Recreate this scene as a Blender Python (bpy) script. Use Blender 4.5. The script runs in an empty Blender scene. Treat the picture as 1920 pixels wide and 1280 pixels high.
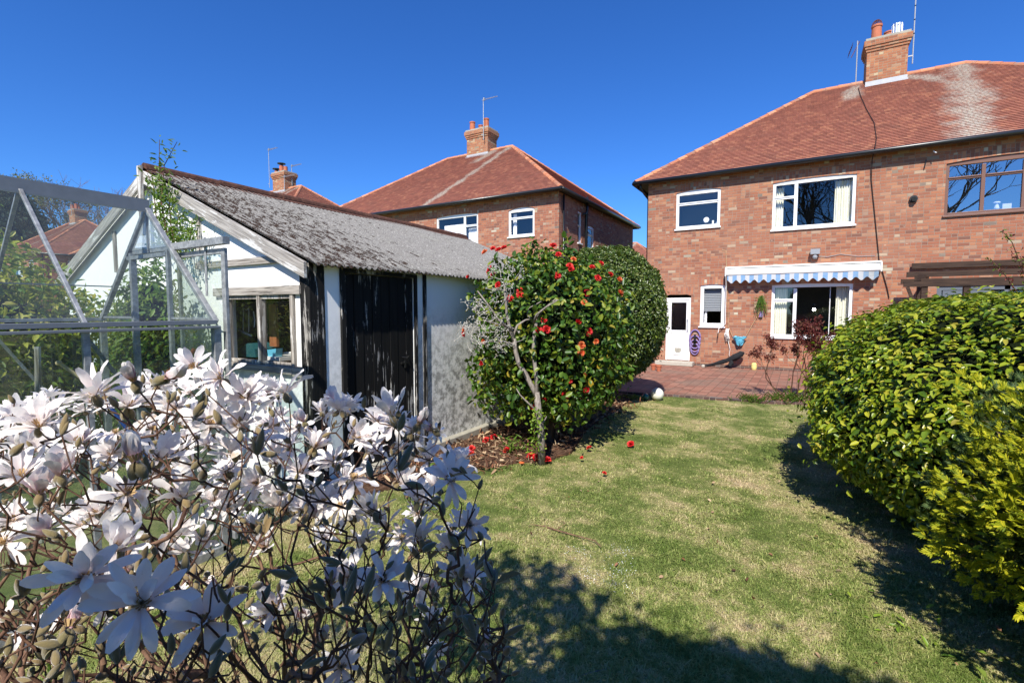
import bpy, math, random
import numpy as np
from mathutils import Vector, Matrix
random.seed(7); RNG = np.random.default_rng(7)
C = bpy.context.scene.collection
SC = bpy.context.scene
rad = math.radians
# ------------------------------------------------------------------ camera, world, sun, exposure
CAMH = 1.8; YAW = 30.7; PITCH = 3.78; FPX = 907.0
cam = bpy.data.cameras.new('camera'); camo = bpy.data.objects.new('camera', cam); C.objects.link(camo)
cam.lens = FPX / 1920 * 36; cam.sensor_width = 36; cam.clip_start = 0.05; cam.clip_end = 3000
camo.location = (0, 0, CAMH); camo.rotation_euler = (rad(90 - PITCH), 0, rad(YAW))
SC.camera = camo
SUN_EL = 46.0; SUN_AZ = 14.5            # sun stands behind the camera (-Y), turned 14.5 deg towards +X
sdir = Vector((math.sin(rad(SUN_AZ)) * math.cos(rad(SUN_EL)), -math.cos(rad(SUN_AZ)) * math.cos(rad(SUN_EL)), math.sin(rad(SUN_EL))))
w = bpy.data.worlds.new('World'); SC.world = w; w.use_nodes = True
nt = w.node_tree; nt.nodes.clear()
sky = nt.nodes.new('ShaderNodeTexSky'); sky.sky_type = 'NISHITA'; sky.sun_disc = False
sky.sun_elevation = rad(SUN_EL); sky.sun_rotation = rad(180 - SUN_AZ)
sky.altitude = 600; sky.air_density = 1.0; sky.dust_density = 0.1; sky.ozone_density = 4.0
hs = nt.nodes.new('ShaderNodeHueSaturation'); hs.inputs['Saturation'].default_value = 1.18; hs.inputs['Hue'].default_value = 0.503
tint = nt.nodes.new('ShaderNodeMix'); tint.data_type = 'RGBA'; tint.blend_type = 'MULTIPLY'; tint.inputs[0].default_value = 1.0; tint.inputs[7].default_value = (0.52, 0.84, 1.24, 1)
bg = nt.nodes.new('ShaderNodeBackground'); bg.inputs[1].default_value = 0.102
wo = nt.nodes.new('ShaderNodeOutputWorld')
nt.links.new(sky.outputs[0], hs.inputs['Color']); nt.links.new(hs.outputs[0], tint.inputs[6]); nt.links.new(tint.outputs[2], bg.inputs[0]); nt.links.new(bg.outputs[0], wo.inputs[0])
sl = bpy.data.lights.new('sun', 'SUN'); sl.energy = 5.0; sl.angle = rad(0.55); sl.color = (1.0, 0.95, 0.865)
so = bpy.data.objects.new('sun', sl); C.objects.link(so); so.location = (5, -20, 30)
so.rotation_euler = sdir.to_track_quat('Z', 'Y').to_euler()
SC.view_settings.view_transform = 'Standard'; SC.view_settings.look = 'None'
SC.view_settings.exposure = 0.52; SC.view_settings.gamma = 1
SC.cycles.max_bounces = 8; SC.cycles.transparent_max_bounces = 24
SC.cycles.caustics_reflective = False; SC.cycles.caustics_refractive = False
_F = Vector((-math.sin(rad(YAW)) * math.cos(rad(PITCH)), math.cos(rad(YAW)) * math.cos(rad(PITCH)), -math.sin(rad(PITCH))))
_R = Vector((math.cos(rad(YAW)), math.sin(rad(YAW)), 0)); _U = _R.cross(_F)
def sight(px, py, dist):                  # surveyed point of the garden: bearing and height angle read as px,py at a distance
    return Vector((0, 0, CAMH)) + (_F + _R * ((px - 960) / FPX) - _U * ((py - 640) / FPX)) * dist

# ------------------------------------------------------------------ node helper
class NT:
    def __init__(s, name):
        s.m = bpy.data.materials.new(name); s.m.use_nodes = True; s.t = s.m.node_tree; s.t.nodes.clear()
        s.out = s.t.nodes.new('ShaderNodeOutputMaterial')
    def n(s, typ, **kw):
        o = s.t.nodes.new(typ)
        for k, v in kw.items(): setattr(o, k, v)
        return o
    def set(s, inp, v):
        if isinstance(v, bpy.types.NodeSocket): s.t.links.new(v, inp)
        elif isinstance(v, (tuple, list)) and len(v) == 3 and inp.type == 'RGBA': inp.default_value = (*v, 1)
        else: inp.default_value = v
    def math(s, op, a, b=0.0, c=None, clamp=False):
        o = s.n('ShaderNodeMath', operation=op, use_clamp=clamp); s.set(o.inputs[0], a); s.set(o.inputs[1], b)
        if c is not None: s.set(o.inputs[2], c)
        return o.outputs[0]
    def sep(s, v):
        o = s.n('ShaderNodeSeparateXYZ'); s.set(o.inputs[0], v); return o.outputs
    def comb(s, x, y, z=0.0):
        o = s.n('ShaderNodeCombineXYZ'); s.set(o.inputs[0], x); s.set(o.inputs[1], y); s.set(o.inputs[2], z); return o.outputs[0]
    def uv(s): return s.n('ShaderNodeTexCoord').outputs['UV']
    def obj(s): return s.n('ShaderNodeTexCoord').outputs['Object']
    def pos(s): return s.n('ShaderNodeNewGeometry').outputs['Position']
    def island(s): return s.n('ShaderNodeNewGeometry').outputs['Random Per Island']
    def noise(s, vec, scale, detail=4, rough=0.55, col=False, dist=0.0):
        o = s.n('ShaderNodeTexNoise'); s.set(o.inputs['Vector'], vec); o.inputs['Scale'].default_value = scale
        o.inputs['Detail'].default_value = detail; o.inputs['Roughness'].default_value = rough; o.inputs['Distortion'].default_value = dist
        return o.outputs['Color' if col else 'Fac']
    def scale(s, vec, x, y, z=1.0):
        o = s.n('ShaderNodeVectorMath', operation='MULTIPLY'); s.set(o.inputs[0], vec); o.inputs[1].default_value = (x, y, z); return o.outputs[0]
    def ramp(s, fac, stops, interp='LINEAR'):
        o = s.n('ShaderNodeValToRGB'); o.color_ramp.interpolation = interp; s.set(o.inputs[0], fac)
        e = o.color_ramp.elements
        while len(e) < len(stops): e.new(0.5)
        for i, (p, c) in enumerate(stops):
            e[i].position = p
            e[i].color = (c, c, c, 1) if isinstance(c, (int, float)) else (*c, 1)
        return o.outputs[0]
    def step(s, fac, a, b): # smooth ramp a->b to 0..1
        o = s.n('ShaderNodeMapRange'); s.set(o.inputs[0], fac); o.inputs[1].default_value = a; o.inputs[2].default_value = b
        o.interpolation_type = 'SMOOTHSTEP'; return o.outputs[0]
    def mix(s, f, a, b, mode='MIX'):
        o = s.n('ShaderNodeMix', data_type='RGBA', blend_type=mode); s.set(o.inputs[0], f); s.set(o.inputs[6], a); s.set(o.inputs[7], b); return o.outputs[2]
    def white(s, vec):
        o = s.n('ShaderNodeTexWhiteNoise', noise_dimensions='3D'); s.set(o.inputs[0], vec); return o.outputs[0]
    def bump(s, h, strength=0.3, dist=0.01):
        o = s.n('ShaderNodeBump'); s.set(o.inputs['Height'], h); o.inputs['Strength'].default_value = strength; o.inputs['Distance'].default_value = dist; return o.outputs[0]
    def bsdf(s, col, rough=0.6, spec=0.5, metal=0.0, normal=None, sheen=0.0, coat=0.0):
        o = s.n('ShaderNodeBsdfPrincipled'); s.set(o.inputs['Base Color'], col); s.set(o.inputs['Roughness'], rough)
        o.inputs['Specular IOR Level'].default_value = spec; s.set(o.inputs['Metallic'], metal)
        if normal is not None: s.set(o.inputs['Normal'], normal)
        if sheen: o.inputs['Sheen Weight'].default_value = sheen
        if coat: o.inputs['Coat Weight'].default_value = coat
        return o.outputs[0]
    def done(s, sh): s.t.links.new(sh, s.out.inputs[0]); return s.m
    def mixsh(s, f, a, b):
        o = s.n('ShaderNodeMixShader'); s.set(o.inputs[0], f); s.t.links.new(a, o.inputs[1]); s.t.links.new(b, o.inputs[2]); return o.outputs[0]

M = {}
def simple(name, col, rough=0.6, spec=0.5, metal=0.0, var=0.12, sc=30, bump=0.0):
    t = NT(name); n = t.noise(t.obj(), sc); 
    c = t.mix(t.math('MULTIPLY', n, 1.0), tuple(x * (1 - var) for x in col), tuple(min(1, x * (1 + var)) for x in col))
    nm = t.bump(t.noise(t.obj(), sc * 2), bump, 0.004) if bump else None
    M[name] = t.done(t.bsdf(c, rough, spec, metal, nm)); return M[name]

def brick_mat(name, tint=(1, 1, 1), bw=0.228, bh=0.078, rot=False, mortar=(0.38, 0.29, 0.22), patchy=1.0):
    t = NT(name); x, y, z = t.sep(t.uv())
    if rot: x, y = y, x
    row = t.math('FLOOR', t.math('DIVIDE', y, bh)); fy = t.math('FRACT', t.math('DIVIDE', y, bh))
    off = t.math('MULTIPLY', t.math('MODULO', t.math('ABSOLUTE', row), 2.0), 0.5)
    off = t.math('ADD', off, t.math('MULTIPLY', t.white(t.comb(row, 3.0, 7.0)), 0.12))
    xs = t.math('ADD', t.math('DIVIDE', x, bw), off)
    col = t.math('FLOOR', xs); fx = t.math('FRACT', xs)
    hdr = t.math('LESS_THAN', t.white(t.comb(col, row, 5.0)), 0.42)        # some cells are two headers
    fx2 = t.math('FRACT', t.math('MULTIPLY', fx, 2.0)); half = t.math('FLOOR', t.math('MULTIPLY', fx, 2.0))
    fxx = t.math('ADD', t.math('MULTIPLY', fx, t.math('SUBTRACT', 1.0, hdr)), t.math('MULTIPLY', fx2, hdr))
    wx = t.math('ADD', bw, t.math('MULTIPLY', hdr, -bw / 2))
    idv = t.comb(t.math('ADD', col, t.math('MULTIPLY', t.math('MULTIPLY', half, hdr), 0.37)), row, 1.0)
    r = t.white(idv)
    def T(c): return tuple(min(1, a * b) for a, b in zip(c, tint))
    c = t.ramp(r, [(0.0, T((0.19, 0.085, 0.065))), (0.10, T((0.27, 0.10, 0.065))), (0.3, T((0.335, 0.125, 0.078))), (0.5, T((0.31, 0.112, 0.07))), (0.70, T((0.37, 0.145, 0.085))),
                   (0.86, T((0.41, 0.185, 0.11))), (0.94, T((0.34, 0.195, 0.145))), (0.975, T((0.46, 0.34, 0.25))), (0.99, T((0.15, 0.11, 0.10))), (1.0, T((0.5, 0.42, 0.33)))])
    ver = t.noise(t.scale(t.uv(), 1.6, 0.35), 1.0, 5, 0.65); c = t.mix(t.math('MULTIPLY', t.step(ver, 0.50, 0.72), 0.35), c, T((0.20, 0.10, 0.08)))
    big = t.noise(t.uv(), 0.7, 3); c = t.mix(t.math('MULTIPLY', t.step(big, 0.45, 0.75), 0.45 * patchy), c, T((0.40, 0.205, 0.14)))
    fine = t.noise(t.uv(), 55, 5, 0.7); c = t.mix(0.35, c, t.mix(fine, (0.35, 0.3, 0.28), (1.5, 1.4, 1.35)), 'MULTIPLY')
    spots = t.step(t.noise(t.uv(), 11, 4, 0.7), 0.62, 0.72); c = t.mix(t.math('MULTIPLY', spots, 0.5 * patchy), c, T((0.62, 0.5, 0.4)))
    dx = t.math('MULTIPLY', t.math('MINIMUM', fxx, t.math('SUBTRACT', 1.0, fxx)), wx)
    dy = t.math('MULTIPLY', t.math('MINIMUM', fy, t.math('SUBTRACT', 1.0, fy)), bh)
    d = t.math('ADD', t.math('MINIMUM', dx, dy), t.math('MULTIPLY', t.math('SUBTRACT', fine, 0.5), 0.004))
    mo = t.step(d, 0.0035, 0.0065)
    mcol = t.mix(t.noise(t.uv(), 1.6, 4), tuple(k * 0.55 for k in mortar), mortar)
    c = t.mix(mo, mcol, c)
    h = t.math('ADD', t.math('MULTIPLY', mo, 1.0), t.math('MULTIPLY', fine, 0.5))
    M[name] = t.done(t.bsdf(c, 0.88, 0.25, normal=t.bump(h, 0.6, 0.008))); return M[name]
brick_mat('brick_main', (1.07, 1.15, 1.07)); brick_mat('brick_soldier', (1.2, 1.25, 1.15), rot=True, patchy=0.4); brick_mat('brick_middle', (1.10, 1.14, 1.10))
brick_mat('brick_chimney', (1.15, 1.25, 1.05), mortar=(0.45, 0.36, 0.25), patchy=0.5)
brick_mat('brick_blue', (0.35, 0.55, 0.75), patchy=0.3)

def tile_mat(name, streaks=(), base=(0.315, 0.122, 0.082)):
    t = NT(name); u, v, _ = t.sep(t.uv()); g = 0.105
    row = t.math('FLOOR', t.math('DIVIDE', v, g)); xs = t.math('ADD', t.math('DIVIDE', u, 0.165), t.math('MULTIPLY', t.math('MODULO', row, 2.0), 0.5))
    col = t.math('FLOOR', xs); fx = t.math('FRACT', xs); r = t.white(t.comb(col, row, 2.0))
    b = base
    c = t.ramp(r, [(0, tuple(k * 0.78 for k in b)), (0.3, tuple(k * 0.92 for k in b)), (0.6, b), (0.85, (b[0] * 1.12, b[1] * 1.18, b[2] * 1.1)), (1, (b[0] * 1.3, b[1] * 1.5, b[2] * 1.35))])
    n = t.noise(t.uv(), 1.1, 5, 0.6); c = t.mix(t.math('MULTIPLY', t.step(n, 0.5, 0.78), 0.5), c, (0.20, 0.10, 0.075))
    lich = t.noise(t.uv(), 16, 5, 0.75); nb = t.noise(t.uv(), 1.3, 6, 0.75)
    tot = t.math('MULTIPLY', t.step(t.noise(t.uv(), 0.8, 5, 0.7), 0.62, 0.8), 0.35)
    for (u0, u1, w0, w1, v0, v1) in streaks:        # lichen washed down the tiles: u0 at v0 (eaves side) to u1 at v1
        k = t.math('DIVIDE', t.math('SUBTRACT', v, v0), v1 - v0)
        cu = t.math('ADD', u0, t.math('MULTIPLY', k, u1 - u0)); ww = t.math('ADD', w0, t.math('MULTIPLY', k, w1 - w0))
        dd = t.math('DIVIDE', t.math('ABSOLUTE', t.math('SUBTRACT', u, cu)), ww)
        dd = t.math('ADD', dd, t.math('MULTIPLY', t.math('SUBTRACT', nb, 0.5), 4.2))
        m = t.math('SUBTRACT', 1.0, t.step(dd, 0.1, 1.25))
        m = t.math('MULTIPLY', m, t.math('MULTIPLY', t.step(v, v0 - 0.3, v0 + 0.1), t.math('SUBTRACT', 1.0, t.step(v, v1 - 0.1, v1 + 0.35))))
        tot = t.math('MAXIMUM', tot, m)
    m = t.math('MULTIPLY', tot, t.math('ADD', 0.38, t.math('MULTIPLY', t.step(lich, 0.38, 0.62), 0.6)))
    c = t.mix(m, c, t.mix(lich, (0.38, 0.34, 0.28), (0.58, 0.55, 0.47)))
    e = t.math('MINIMUM', fx, t.math('SUBTRACT', 1.0, fx)); edge = t.step(e, 0.0, 0.06)
    c = t.mix(t.math('MULTIPLY', t.math('SUBTRACT', 1.0, edge), 0.5), c, (0.12, 0.06, 0.04))
    h = t.math('ADD', t.math('MULTIPLY', r, 0.8), t.math('ADD', t.math('MULTIPLY', edge, 0.5), t.math('MULTIPLY', lich, 0.3)))
    M[name] = t.done(t.bsdf(c, 0.85, 0.3, normal=t.bump(h, 0.5, 0.01))); return M[name]

def timber_mat(name, light, dark, peel=None, along=2, amount=0.5, ang=0.0):
    t = NT(name); s = [60, 60, 60]; s[along] = 2.5; ov = t.obj()
    if ang: vr = t.n('ShaderNodeVectorRotate', rotation_type='Y_AXIS'); t.set(vr.inputs[0], ov); vr.inputs['Angle'].default_value = ang; ov = vr.outputs[0]
    g = t.noise(t.scale(ov, *s), 1.0, 5, 0.6); c = t.mix(t.step(g, 0.35, 0.65), dark, light)
    h = g
    if peel:
        s2 = [26, 26, 26]; s2[along] = 2.2
        p = t.noise(t.scale(ov, *s2), 1.0, 6, 0.72); q = t.noise(t.obj(), 2.2, 3)
        msk = t.step(t.math('ADD', p, t.math('MULTIPLY', t.math('SUBTRACT', q, 0.5), 0.5)), 0.62 - amount * 0.1, 0.65 - amount * 0.1)
        c = t.mix(msk, c, peel)
    M[name] = t.done(t.bsdf(c, 0.8, 0.25, normal=t.bump(h, 0.5, 0.004))); return M[name]
timber_mat('timber_grey_z', (0.42, 0.38, 0.33), (0.17, 0.15, 0.13), (0.62, 0.6, 0.56), 2, 0.7)
timber_mat('timber_grey_x', (0.46, 0.42, 0.37), (0.20, 0.175, 0.15), (0.10, 0.09, 0.08), 0, 0.0)
timber_mat('barge_right', (0.44, 0.41, 0.37), (0.22, 0.20, 0.18), (0.62, 0.61, 0.58), 0, 0.5, -0.394); timber_mat('barge_left', (0.44, 0.41, 0.37), (0.22, 0.20, 0.18), (0.62, 0.61, 0.58), 0, 0.5, 0.394)
timber_mat('timber_black', (0.016, 0.015, 0.014), (0.007, 0.007, 0.007), (0.36, 0.34, 0.31), 2, 0.45)
timber_mat('plank_black', (0.008, 0.008, 0.008), (0.004, 0.004, 0.004), (0.34, 0.33, 0.31), 2, 0.1)
timber_mat('timber_pergola', (0.075, 0.045, 0.03), (0.03, 0.018, 0.013), None, 0)
timber_mat('timber_orange', (0.34, 0.13, 0.05), (0.22, 0.08, 0.03), None, 2)

def render_mat():
    t = NT('white_render'); o = t.obj(); x, y, z = t.sep(o)
    n = t.noise(o, 9, 6, 0.75); n2 = t.noise(o, 1.6, 4, 0.6); sp = t.noise(o, 60, 4, 0.7)
    low = t.math('SUBTRACT', 1.0, t.step(t.math('ADD', z, t.math('MULTIPLY', n2, 0.8)), 1.3, 2.35))   # algae climbs from the ground
    yy = t.step(y, 0.9, 2.2)
    d = t.math('MULTIPLY', t.math('MULTIPLY', low, t.step(n, 0.42, 0.60)), t.math('ADD', 0.25, t.math('MULTIPLY', yy, 0.6)))
    c = t.mix(n2, (0.85, 0.85, 0.83), (0.90, 0.90, 0.88))
    c = t.mix(t.math('MULTIPLY', low, t.math('MULTIPLY', yy, 0.35)), c, (0.55, 0.54, 0.50))
    c = t.mix(t.math('MULTIPLY', d, 0.9), c, (0.10, 0.10, 0.085))
    M['white_render'] = t.done(t.bsdf(c, 0.85, 0.2, normal=t.bump(sp, 0.25, 0.004)))
render_mat()

def corr_mat():
    t = NT('corrugated_cement'); o = t.obj(); x, y, z = t.sep(o)
    ph = t.math('SINE', t.math('MULTIPLY', y, 2 * math.pi / 0.076))
    valley = t.math('MULTIPLY', t.math('SUBTRACT', 1.0, ph), 0.5)
    st = t.noise(t.scale(o, 7.0, 26.0, 7.0), 1.0, 5, 0.7); fine = t.noise(o, 90, 5, 0.75); pt = t.noise(o, 1.3, 4, 0.6)
    near = t.math('SUBTRACT', 1.0, t.step(t.math('ADD', y, t.math('MULTIPLY', t.math('ADD', x, 3.2), -0.1)), 0.0, 2.6))
    k = t.math('ADD', t.math('ADD', st, t.math('MULTIPLY', valley, 0.10)), t.math('ADD', t.math('MULTIPLY', near, 0.12), t.math('MULTIPLY', t.math('SUBTRACT', pt, 0.5), 0.25)))
    moss = t.math('MULTIPLY', t.step(k, 0.625, 0.68), t.step(t.noise(o, 34, 4, 0.7), 0.38, 0.5))
    c = t.mix(t.step(fine, 0.3, 0.7), (0.08, 0.075, 0.066), (0.34, 0.325, 0.30))
    c = t.mix(t.math('MULTIPLY', t.step(t.noise(o, 24, 4, 0.7), 0.55, 0.7), 0.6), c, (0.50, 0.48, 0.44))
    c = t.mix(t.math('MULTIPLY', t.step(pt, 0.5, 0.8), 0.45), c, (0.27, 0.265, 0.23))
    c = t.mix(moss, c, t.mix(fine, (0.022, 0.016, 0.013), (0.065, 0.04, 0.03)))
    h = t.math('ADD', t.math('MULTIPLY', moss, 0.8), fine)
    M['corrugated_cement'] = t.done(t.bsdf(c, 0.95, 0.1, normal=t.bump(h, 0.7, 0.012)))
corr_mat()

def glass_mat(name, refl=0.12, tint=(1, 1, 1), dirt=0.0, dcol=(0.4, 0.42, 0.38), rough=0.0):
    t = NT(name); fr = t.n('ShaderNodeLayerWeight'); fr.inputs[0].default_value = 0.5
    f = t.math('ADD', t.math('MULTIPLY', t.math('POWER', fr.outputs['Facing'], 4.0), 0.9), refl + 0.05, clamp=True)
    gl = t.n('ShaderNodeBsdfGlossy'); gl.inputs['Roughness'].default_value = rough
    nn = t.noise(t.pos(), 1.3, 2); gl.inputs['Color'].default_value = (1, 1, 1, 1)
    t.set(gl.inputs['Normal'], t.bump(nn, 0.02, 0.05))
    tr = t.n('ShaderNodeBsdfTransparent'); tr.inputs[0].default_value = (*tint, 1)
    sh = t.mixsh(f, tr.outputs[0], gl.outputs[0])
    if dirt:
        df = t.n('ShaderNodeBsdfDiffuse'); df.inputs[0].default_value = (*dcol, 1)
        n = t.math('MULTIPLY', t.noise(t.scale(t.pos(), 3, 3, 1.0), 2.0, 5, 0.7), dirt * 2)
        sh = t.mixsh(n, sh, df.outputs[0])
    M[name] = t.done(sh); return M[name]
glass_mat('window_glass', 0.05); glass_mat('window_glass_bright', 0.34); glass_mat('shed_glass', 0.05, dirt=0.015); glass_mat('greenhouse_glass', 0.02, (0.90, 0.95, 0.93), dirt=0.05)
glass_mat('frosted_glass', 0.12, (0.55, 0.65, 0.7), dirt=0.35, dcol=(0.35, 0.42, 0.45))

simple('upvc', (0.84, 0.84, 0.83), 0.35, 0.5, var=0.03, sc=8)
simple('upvc_old', (0.78, 0.78, 0.74), 0.45, 0.4, var=0.06, sc=8)
simple('brown_frame', (0.17, 0.085, 0.06), 0.45, 0.4, var=0.1)
simple('grey_frame', (0.12, 0.14, 0.17), 0.4, 0.5)
simple('gutter_black', (0.012, 0.013, 0.015), 0.3, 0.5, var=0.3, sc=6)
simple('soffit', (0.05, 0.04, 0.035), 0.8)
simple('lead', (0.42, 0.43, 0.45), 0.5, 0.5, var=0.2, sc=12)
simple('terracotta', (0.46, 0.15, 0.08), 0.75, 0.3, var=0.25, sc=10)
def ridge_mat():
    t = NT('ridge_orange'); n = t.noise(t.obj(), 3.5, 5, 0.7); c = t.ramp(t.island(), [(0, (0.30, 0.115, 0.07)), (0.35, (0.44, 0.17, 0.09)), (0.7, (0.56, 0.22, 0.11)), (1, (0.62, 0.28, 0.15))])
    c = t.mix(t.math('MULTIPLY', t.step(n, 0.48, 0.68), 0.65), c, (0.27, 0.20, 0.15)); M['ridge_orange'] = t.done(t.bsdf(c, 0.85, 0.3, normal=t.bump(n, 0.5, 0.01)))
ridge_mat()
simple('cement', (0.36, 0.34, 0.28), 0.9, 0.2, var=0.35, sc=9, bump=0.4)
simple('stone_step', (0.44, 0.41, 0.34), 0.9, 0.2, var=0.2, sc=14, bump=0.3)
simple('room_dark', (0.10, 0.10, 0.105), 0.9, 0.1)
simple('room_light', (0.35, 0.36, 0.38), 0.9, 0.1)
simple('curtain_cream', (0.74, 0.74, 0.62), 0.9, 0.1, var=0.08)
simple('net_white', (0.86, 0.88, 0.92), 0.9, 0.1, var=0.05)
simple('blind_grey', (0.30, 0.32, 0.34), 0.7, 0.2)
simple('steel', (0.62, 0.64, 0.66), 0.35, 0.5, metal=0.85, var=0.1)
simple('black_plastic', (0.015, 0.015, 0.015), 0.45, 0.5)
simple('black_cable', (0.03, 0.015, 0.012), 0.7, 0.3)
simple('purple_paint', (0.22, 0.16, 0.36), 0.6, 0.4, var=0.2)
simple('blue_pot', (0.12, 0.46, 0.62), 0.5, 0.4, var=0.2, sc=12)
simple('rope', (0.55, 0.38, 0.2), 0.9, 0.1)
simple('white_cord', (0.75, 0.74, 0.7), 0.8, 0.2)
simple('ball_white', (0.72, 0.71, 0.62), 0.8, 0.2, var=0.12, sc=20, bump=0.3)
simple('teal_glass', (0.02, 0.12, 0.12), 0.15, 0.6)
simple('yellow_stone', (0.75, 0.62, 0.22), 0.8, 0.2)
simple('cloth_black', (0.015, 0.016, 0.018), 0.8, 0.2, bump=0.4)
simple('galvanised', (0.40, 0.415, 0.43), 0.6, 0.4, metal=0.45, var=0.15, sc=14)
simple('teal_cloth', (0.02, 0.09, 0.10), 0.7, 0.2)
simple('blue_handle', (0.02, 0.08, 0.35), 0.4, 0.5)
simple('handle_wood', (0.55, 0.42, 0.22), 0.7, 0.3)
simple('rust', (0.16, 0.06, 0.035), 0.85, 0.2, var=0.4, sc=18)
def ridge_cap():
    t = NT('ridge_cap'); n = t.noise(t.obj(), 14, 5, 0.7)
    M['ridge_cap'] = t.done(t.bsdf(t.ramp(n, [(0.3, (0.04, 0.025, 0.022)), (0.55, (0.12, 0.055, 0.038)), (0.75, (0.20, 0.11, 0.075))]), 0.9, 0.15, normal=t.bump(n, 0.5, 0.01)))
ridge_cap()
def alu():
    t = NT('aluminium'); n = t.noise(t.obj(), 20, 5, 0.7); n2 = t.noise(t.obj(), 3, 4)
    c = t.mix(t.step(n, 0.35, 0.7), (0.22, 0.23, 0.235), (0.42, 0.43, 0.43)); c = t.mix(t.math('MULTIPLY', t.step(n2, 0.55, 0.7), 0.4), c, (0.18, 0.15, 0.11))
    M['aluminium'] = t.done(t.bsdf(c, 0.5, 0.4, 0.35)); 
alu()
simple('aluminium_dark', (0.20, 0.215, 0.23), 0.5, 0.4, 0.25, var=0.2, sc=16)

# lawn colours shared by soil sheet and blades
def lawn_col(t):
    p = t.pos(); xy = t.scale(p, 1, 1, 0)
    a = t.noise(xy, 1.25, 5, 0.66); b = t.noise(xy, 4.6, 5, 0.75); c = t.noise(t.scale(xy, 1, 1, 0), 0.33, 2)
    k = t.math('ADD', t.math('MULTIPLY', a, 0.75), t.math('ADD', t.math('MULTIPLY', b, 0.45), t.math('MULTIPLY', t.math('SUBTRACT', c, 0.5), 0.25)))
    return k, xy
def ground():
    t = NT('lawn_soil'); k, xy = lawn_col(t); f = t.noise(xy, 120, 5, 0.8)
    c = t.ramp(k, [(0.42, (0.09, 0.13, 0.03)), (0.56, (0.16, 0.19, 0.055)), (0.68, (0.38, 0.33, 0.15)), (0.8, (0.46, 0.36, 0.21))])
    c = t.mix(0.6, c, t.mix(f, (0.4, 0.4, 0.4), (1.5, 1.5, 1.5)), 'MULTIPLY')
    M['lawn_soil'] = t.done(t.bsdf(c, 0.95, 0.1, normal=t.bump(f, 0.8, 0.02)))
    t = NT('grass_blade'); k, xy = lawn_col(t); r = t.island()
    kk = t.math('ADD', k, t.math('MULTIPLY', t.math('SUBTRACT', r, 0.5), 0.13))
    kk = t.math('ADD', kk, t.math('MULTIPLY', t.math('SUBTRACT', t.noise(xy, 14, 3, 0.7), 0.46), 0.24))
    c = t.ramp(kk, [(0.45, (0.12, 0.18, 0.032)), (0.56, (0.23, 0.29, 0.07)), (0.63, (0.38, 0.39, 0.13)), (0.70, (0.54, 0.48, 0.24)), (0.78, (0.60, 0.47, 0.28))])
    tr = t.n('ShaderNodeBsdfTranslucent'); t.set(tr.inputs[0], c)
    M['grass_blade'] = t.done(t.mixsh(0.25, t.bsdf(c, 0.55, 0.3), tr.outputs[0]))
    t = NT('mulch'); p = t.pos(); f = t.noise(p, 40, 6, 0.8)
    M['mulch'] = t.done(t.bsdf(t.ramp(f, [(0.3, (0.03, 0.018, 0.012)), (0.5, (0.13, 0.07, 0.045)), (0.7, (0.28, 0.19, 0.12))]), 0.95, 0.1, normal=t.bump(f, 1.0, 0.03)))
    t = NT('litter'); M['litter'] = t.done(t.bsdf(t.ramp(t.island(), [(0, (0.06, 0.03, 0.02)), (0.4, (0.2, 0.08, 0.04)), (0.7, (0.36, 0.24, 0.14)), (1, (0.5, 0.38, 0.24))]), 0.8, 0.2))
ground()
def patio_mat():
    t = NT('patio_pavers'); o = t.pos(); x, y, z = t.sep(o)
    xs = t.math('DIVIDE', x, 0.20); ys = t.math('DIVIDE', y, 0.20)
    r = t.white(t.comb(t.math('FLOOR', xs), t.math('FLOOR', ys), 3.0))
    c = t.ramp(r, [(0, (0.20, 0.085, 0.06)), (0.4, (0.26, 0.11, 0.075)), (0.75, (0.31, 0.14, 0.095)), (1, (0.36, 0.175, 0.12))])
    n = t.noise(o, 0.8, 5, 0.6); c = t.mix(t.math('MULTIPLY', t.step(n, 0.42, 0.7), 0.75), c, (0.22, 0.16, 0.12))
    n3 = t.noise(o, 5, 5, 0.7); c = t.mix(t.math('MULTIPLY', t.step(n3, 0.55, 0.75), 0.5), c, (0.33, 0.22, 0.17))
    fx = t.math('FRACT', xs); fy = t.math('FRACT', ys)
    d = t.math('MINIMUM', t.math('MINIMUM', fx, t.math('SUBTRACT', 1.0, fx)), t.math('MINIMUM', fy, t.math('SUBTRACT', 1.0, fy)))
    mo = t.step(d, 0.015, 0.05); c = t.mix(mo, (0.13, 0.085, 0.06), c); f = t.noise(o, 70, 4, 0.7)
    M['patio_pavers'] = t.done(t.bsdf(c, 0.8, 0.3, normal=t.bump(t.math('ADD', mo, t.math('MULTIPLY', f, 0.5)), 0.5, 0.008)))
patio_mat()
def leaf_mat(name, stops, rough=0.3, trans=0.25, spec=0.5, tcol=None):
    t = NT(name); r = t.island(); c = t.ramp(r, stops)
    n = t.noise(t.pos(), 1.7, 3); c = t.mix(t.math('MULTIPLY', n, 0.35), c, tuple(k * 0.6 for k in stops[0][1]))
    tr = t.n('ShaderNodeBsdfTranslucent'); t.set(tr.inputs[0], t.mix(0.5, c, tcol or (0.25, 0.35, 0.03)))
    M[name] = t.done(t.mixsh(trans, t.bsdf(c, rough, spec), tr.outputs[0])); return M[name]
leaf_mat('leaf_hedge_bright', [(0, (0.07, 0.14, 0.010)), (0.3, (0.17, 0.25, 0.014)), (0.65, (0.32, 0.38, 0.02)), (0.9, (0.48, 0.47, 0.03)), (1, (0.40, 0.33, 0.05))], 0.3, 0.25, 0.5)
leaf_mat('leaf_camellia', [(0, (0.03, 0.08, 0.010)), (0.45, (0.065, 0.145, 0.015)), (0.75, (0.13, 0.21, 0.018)), (0.92, (0.28, 0.30, 0.02)), (0.985, (0.30, 0.26, 0.04)), (1, (0.55, 0.36, 0.03))], 0.42, 0.2, 0.45)
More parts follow.
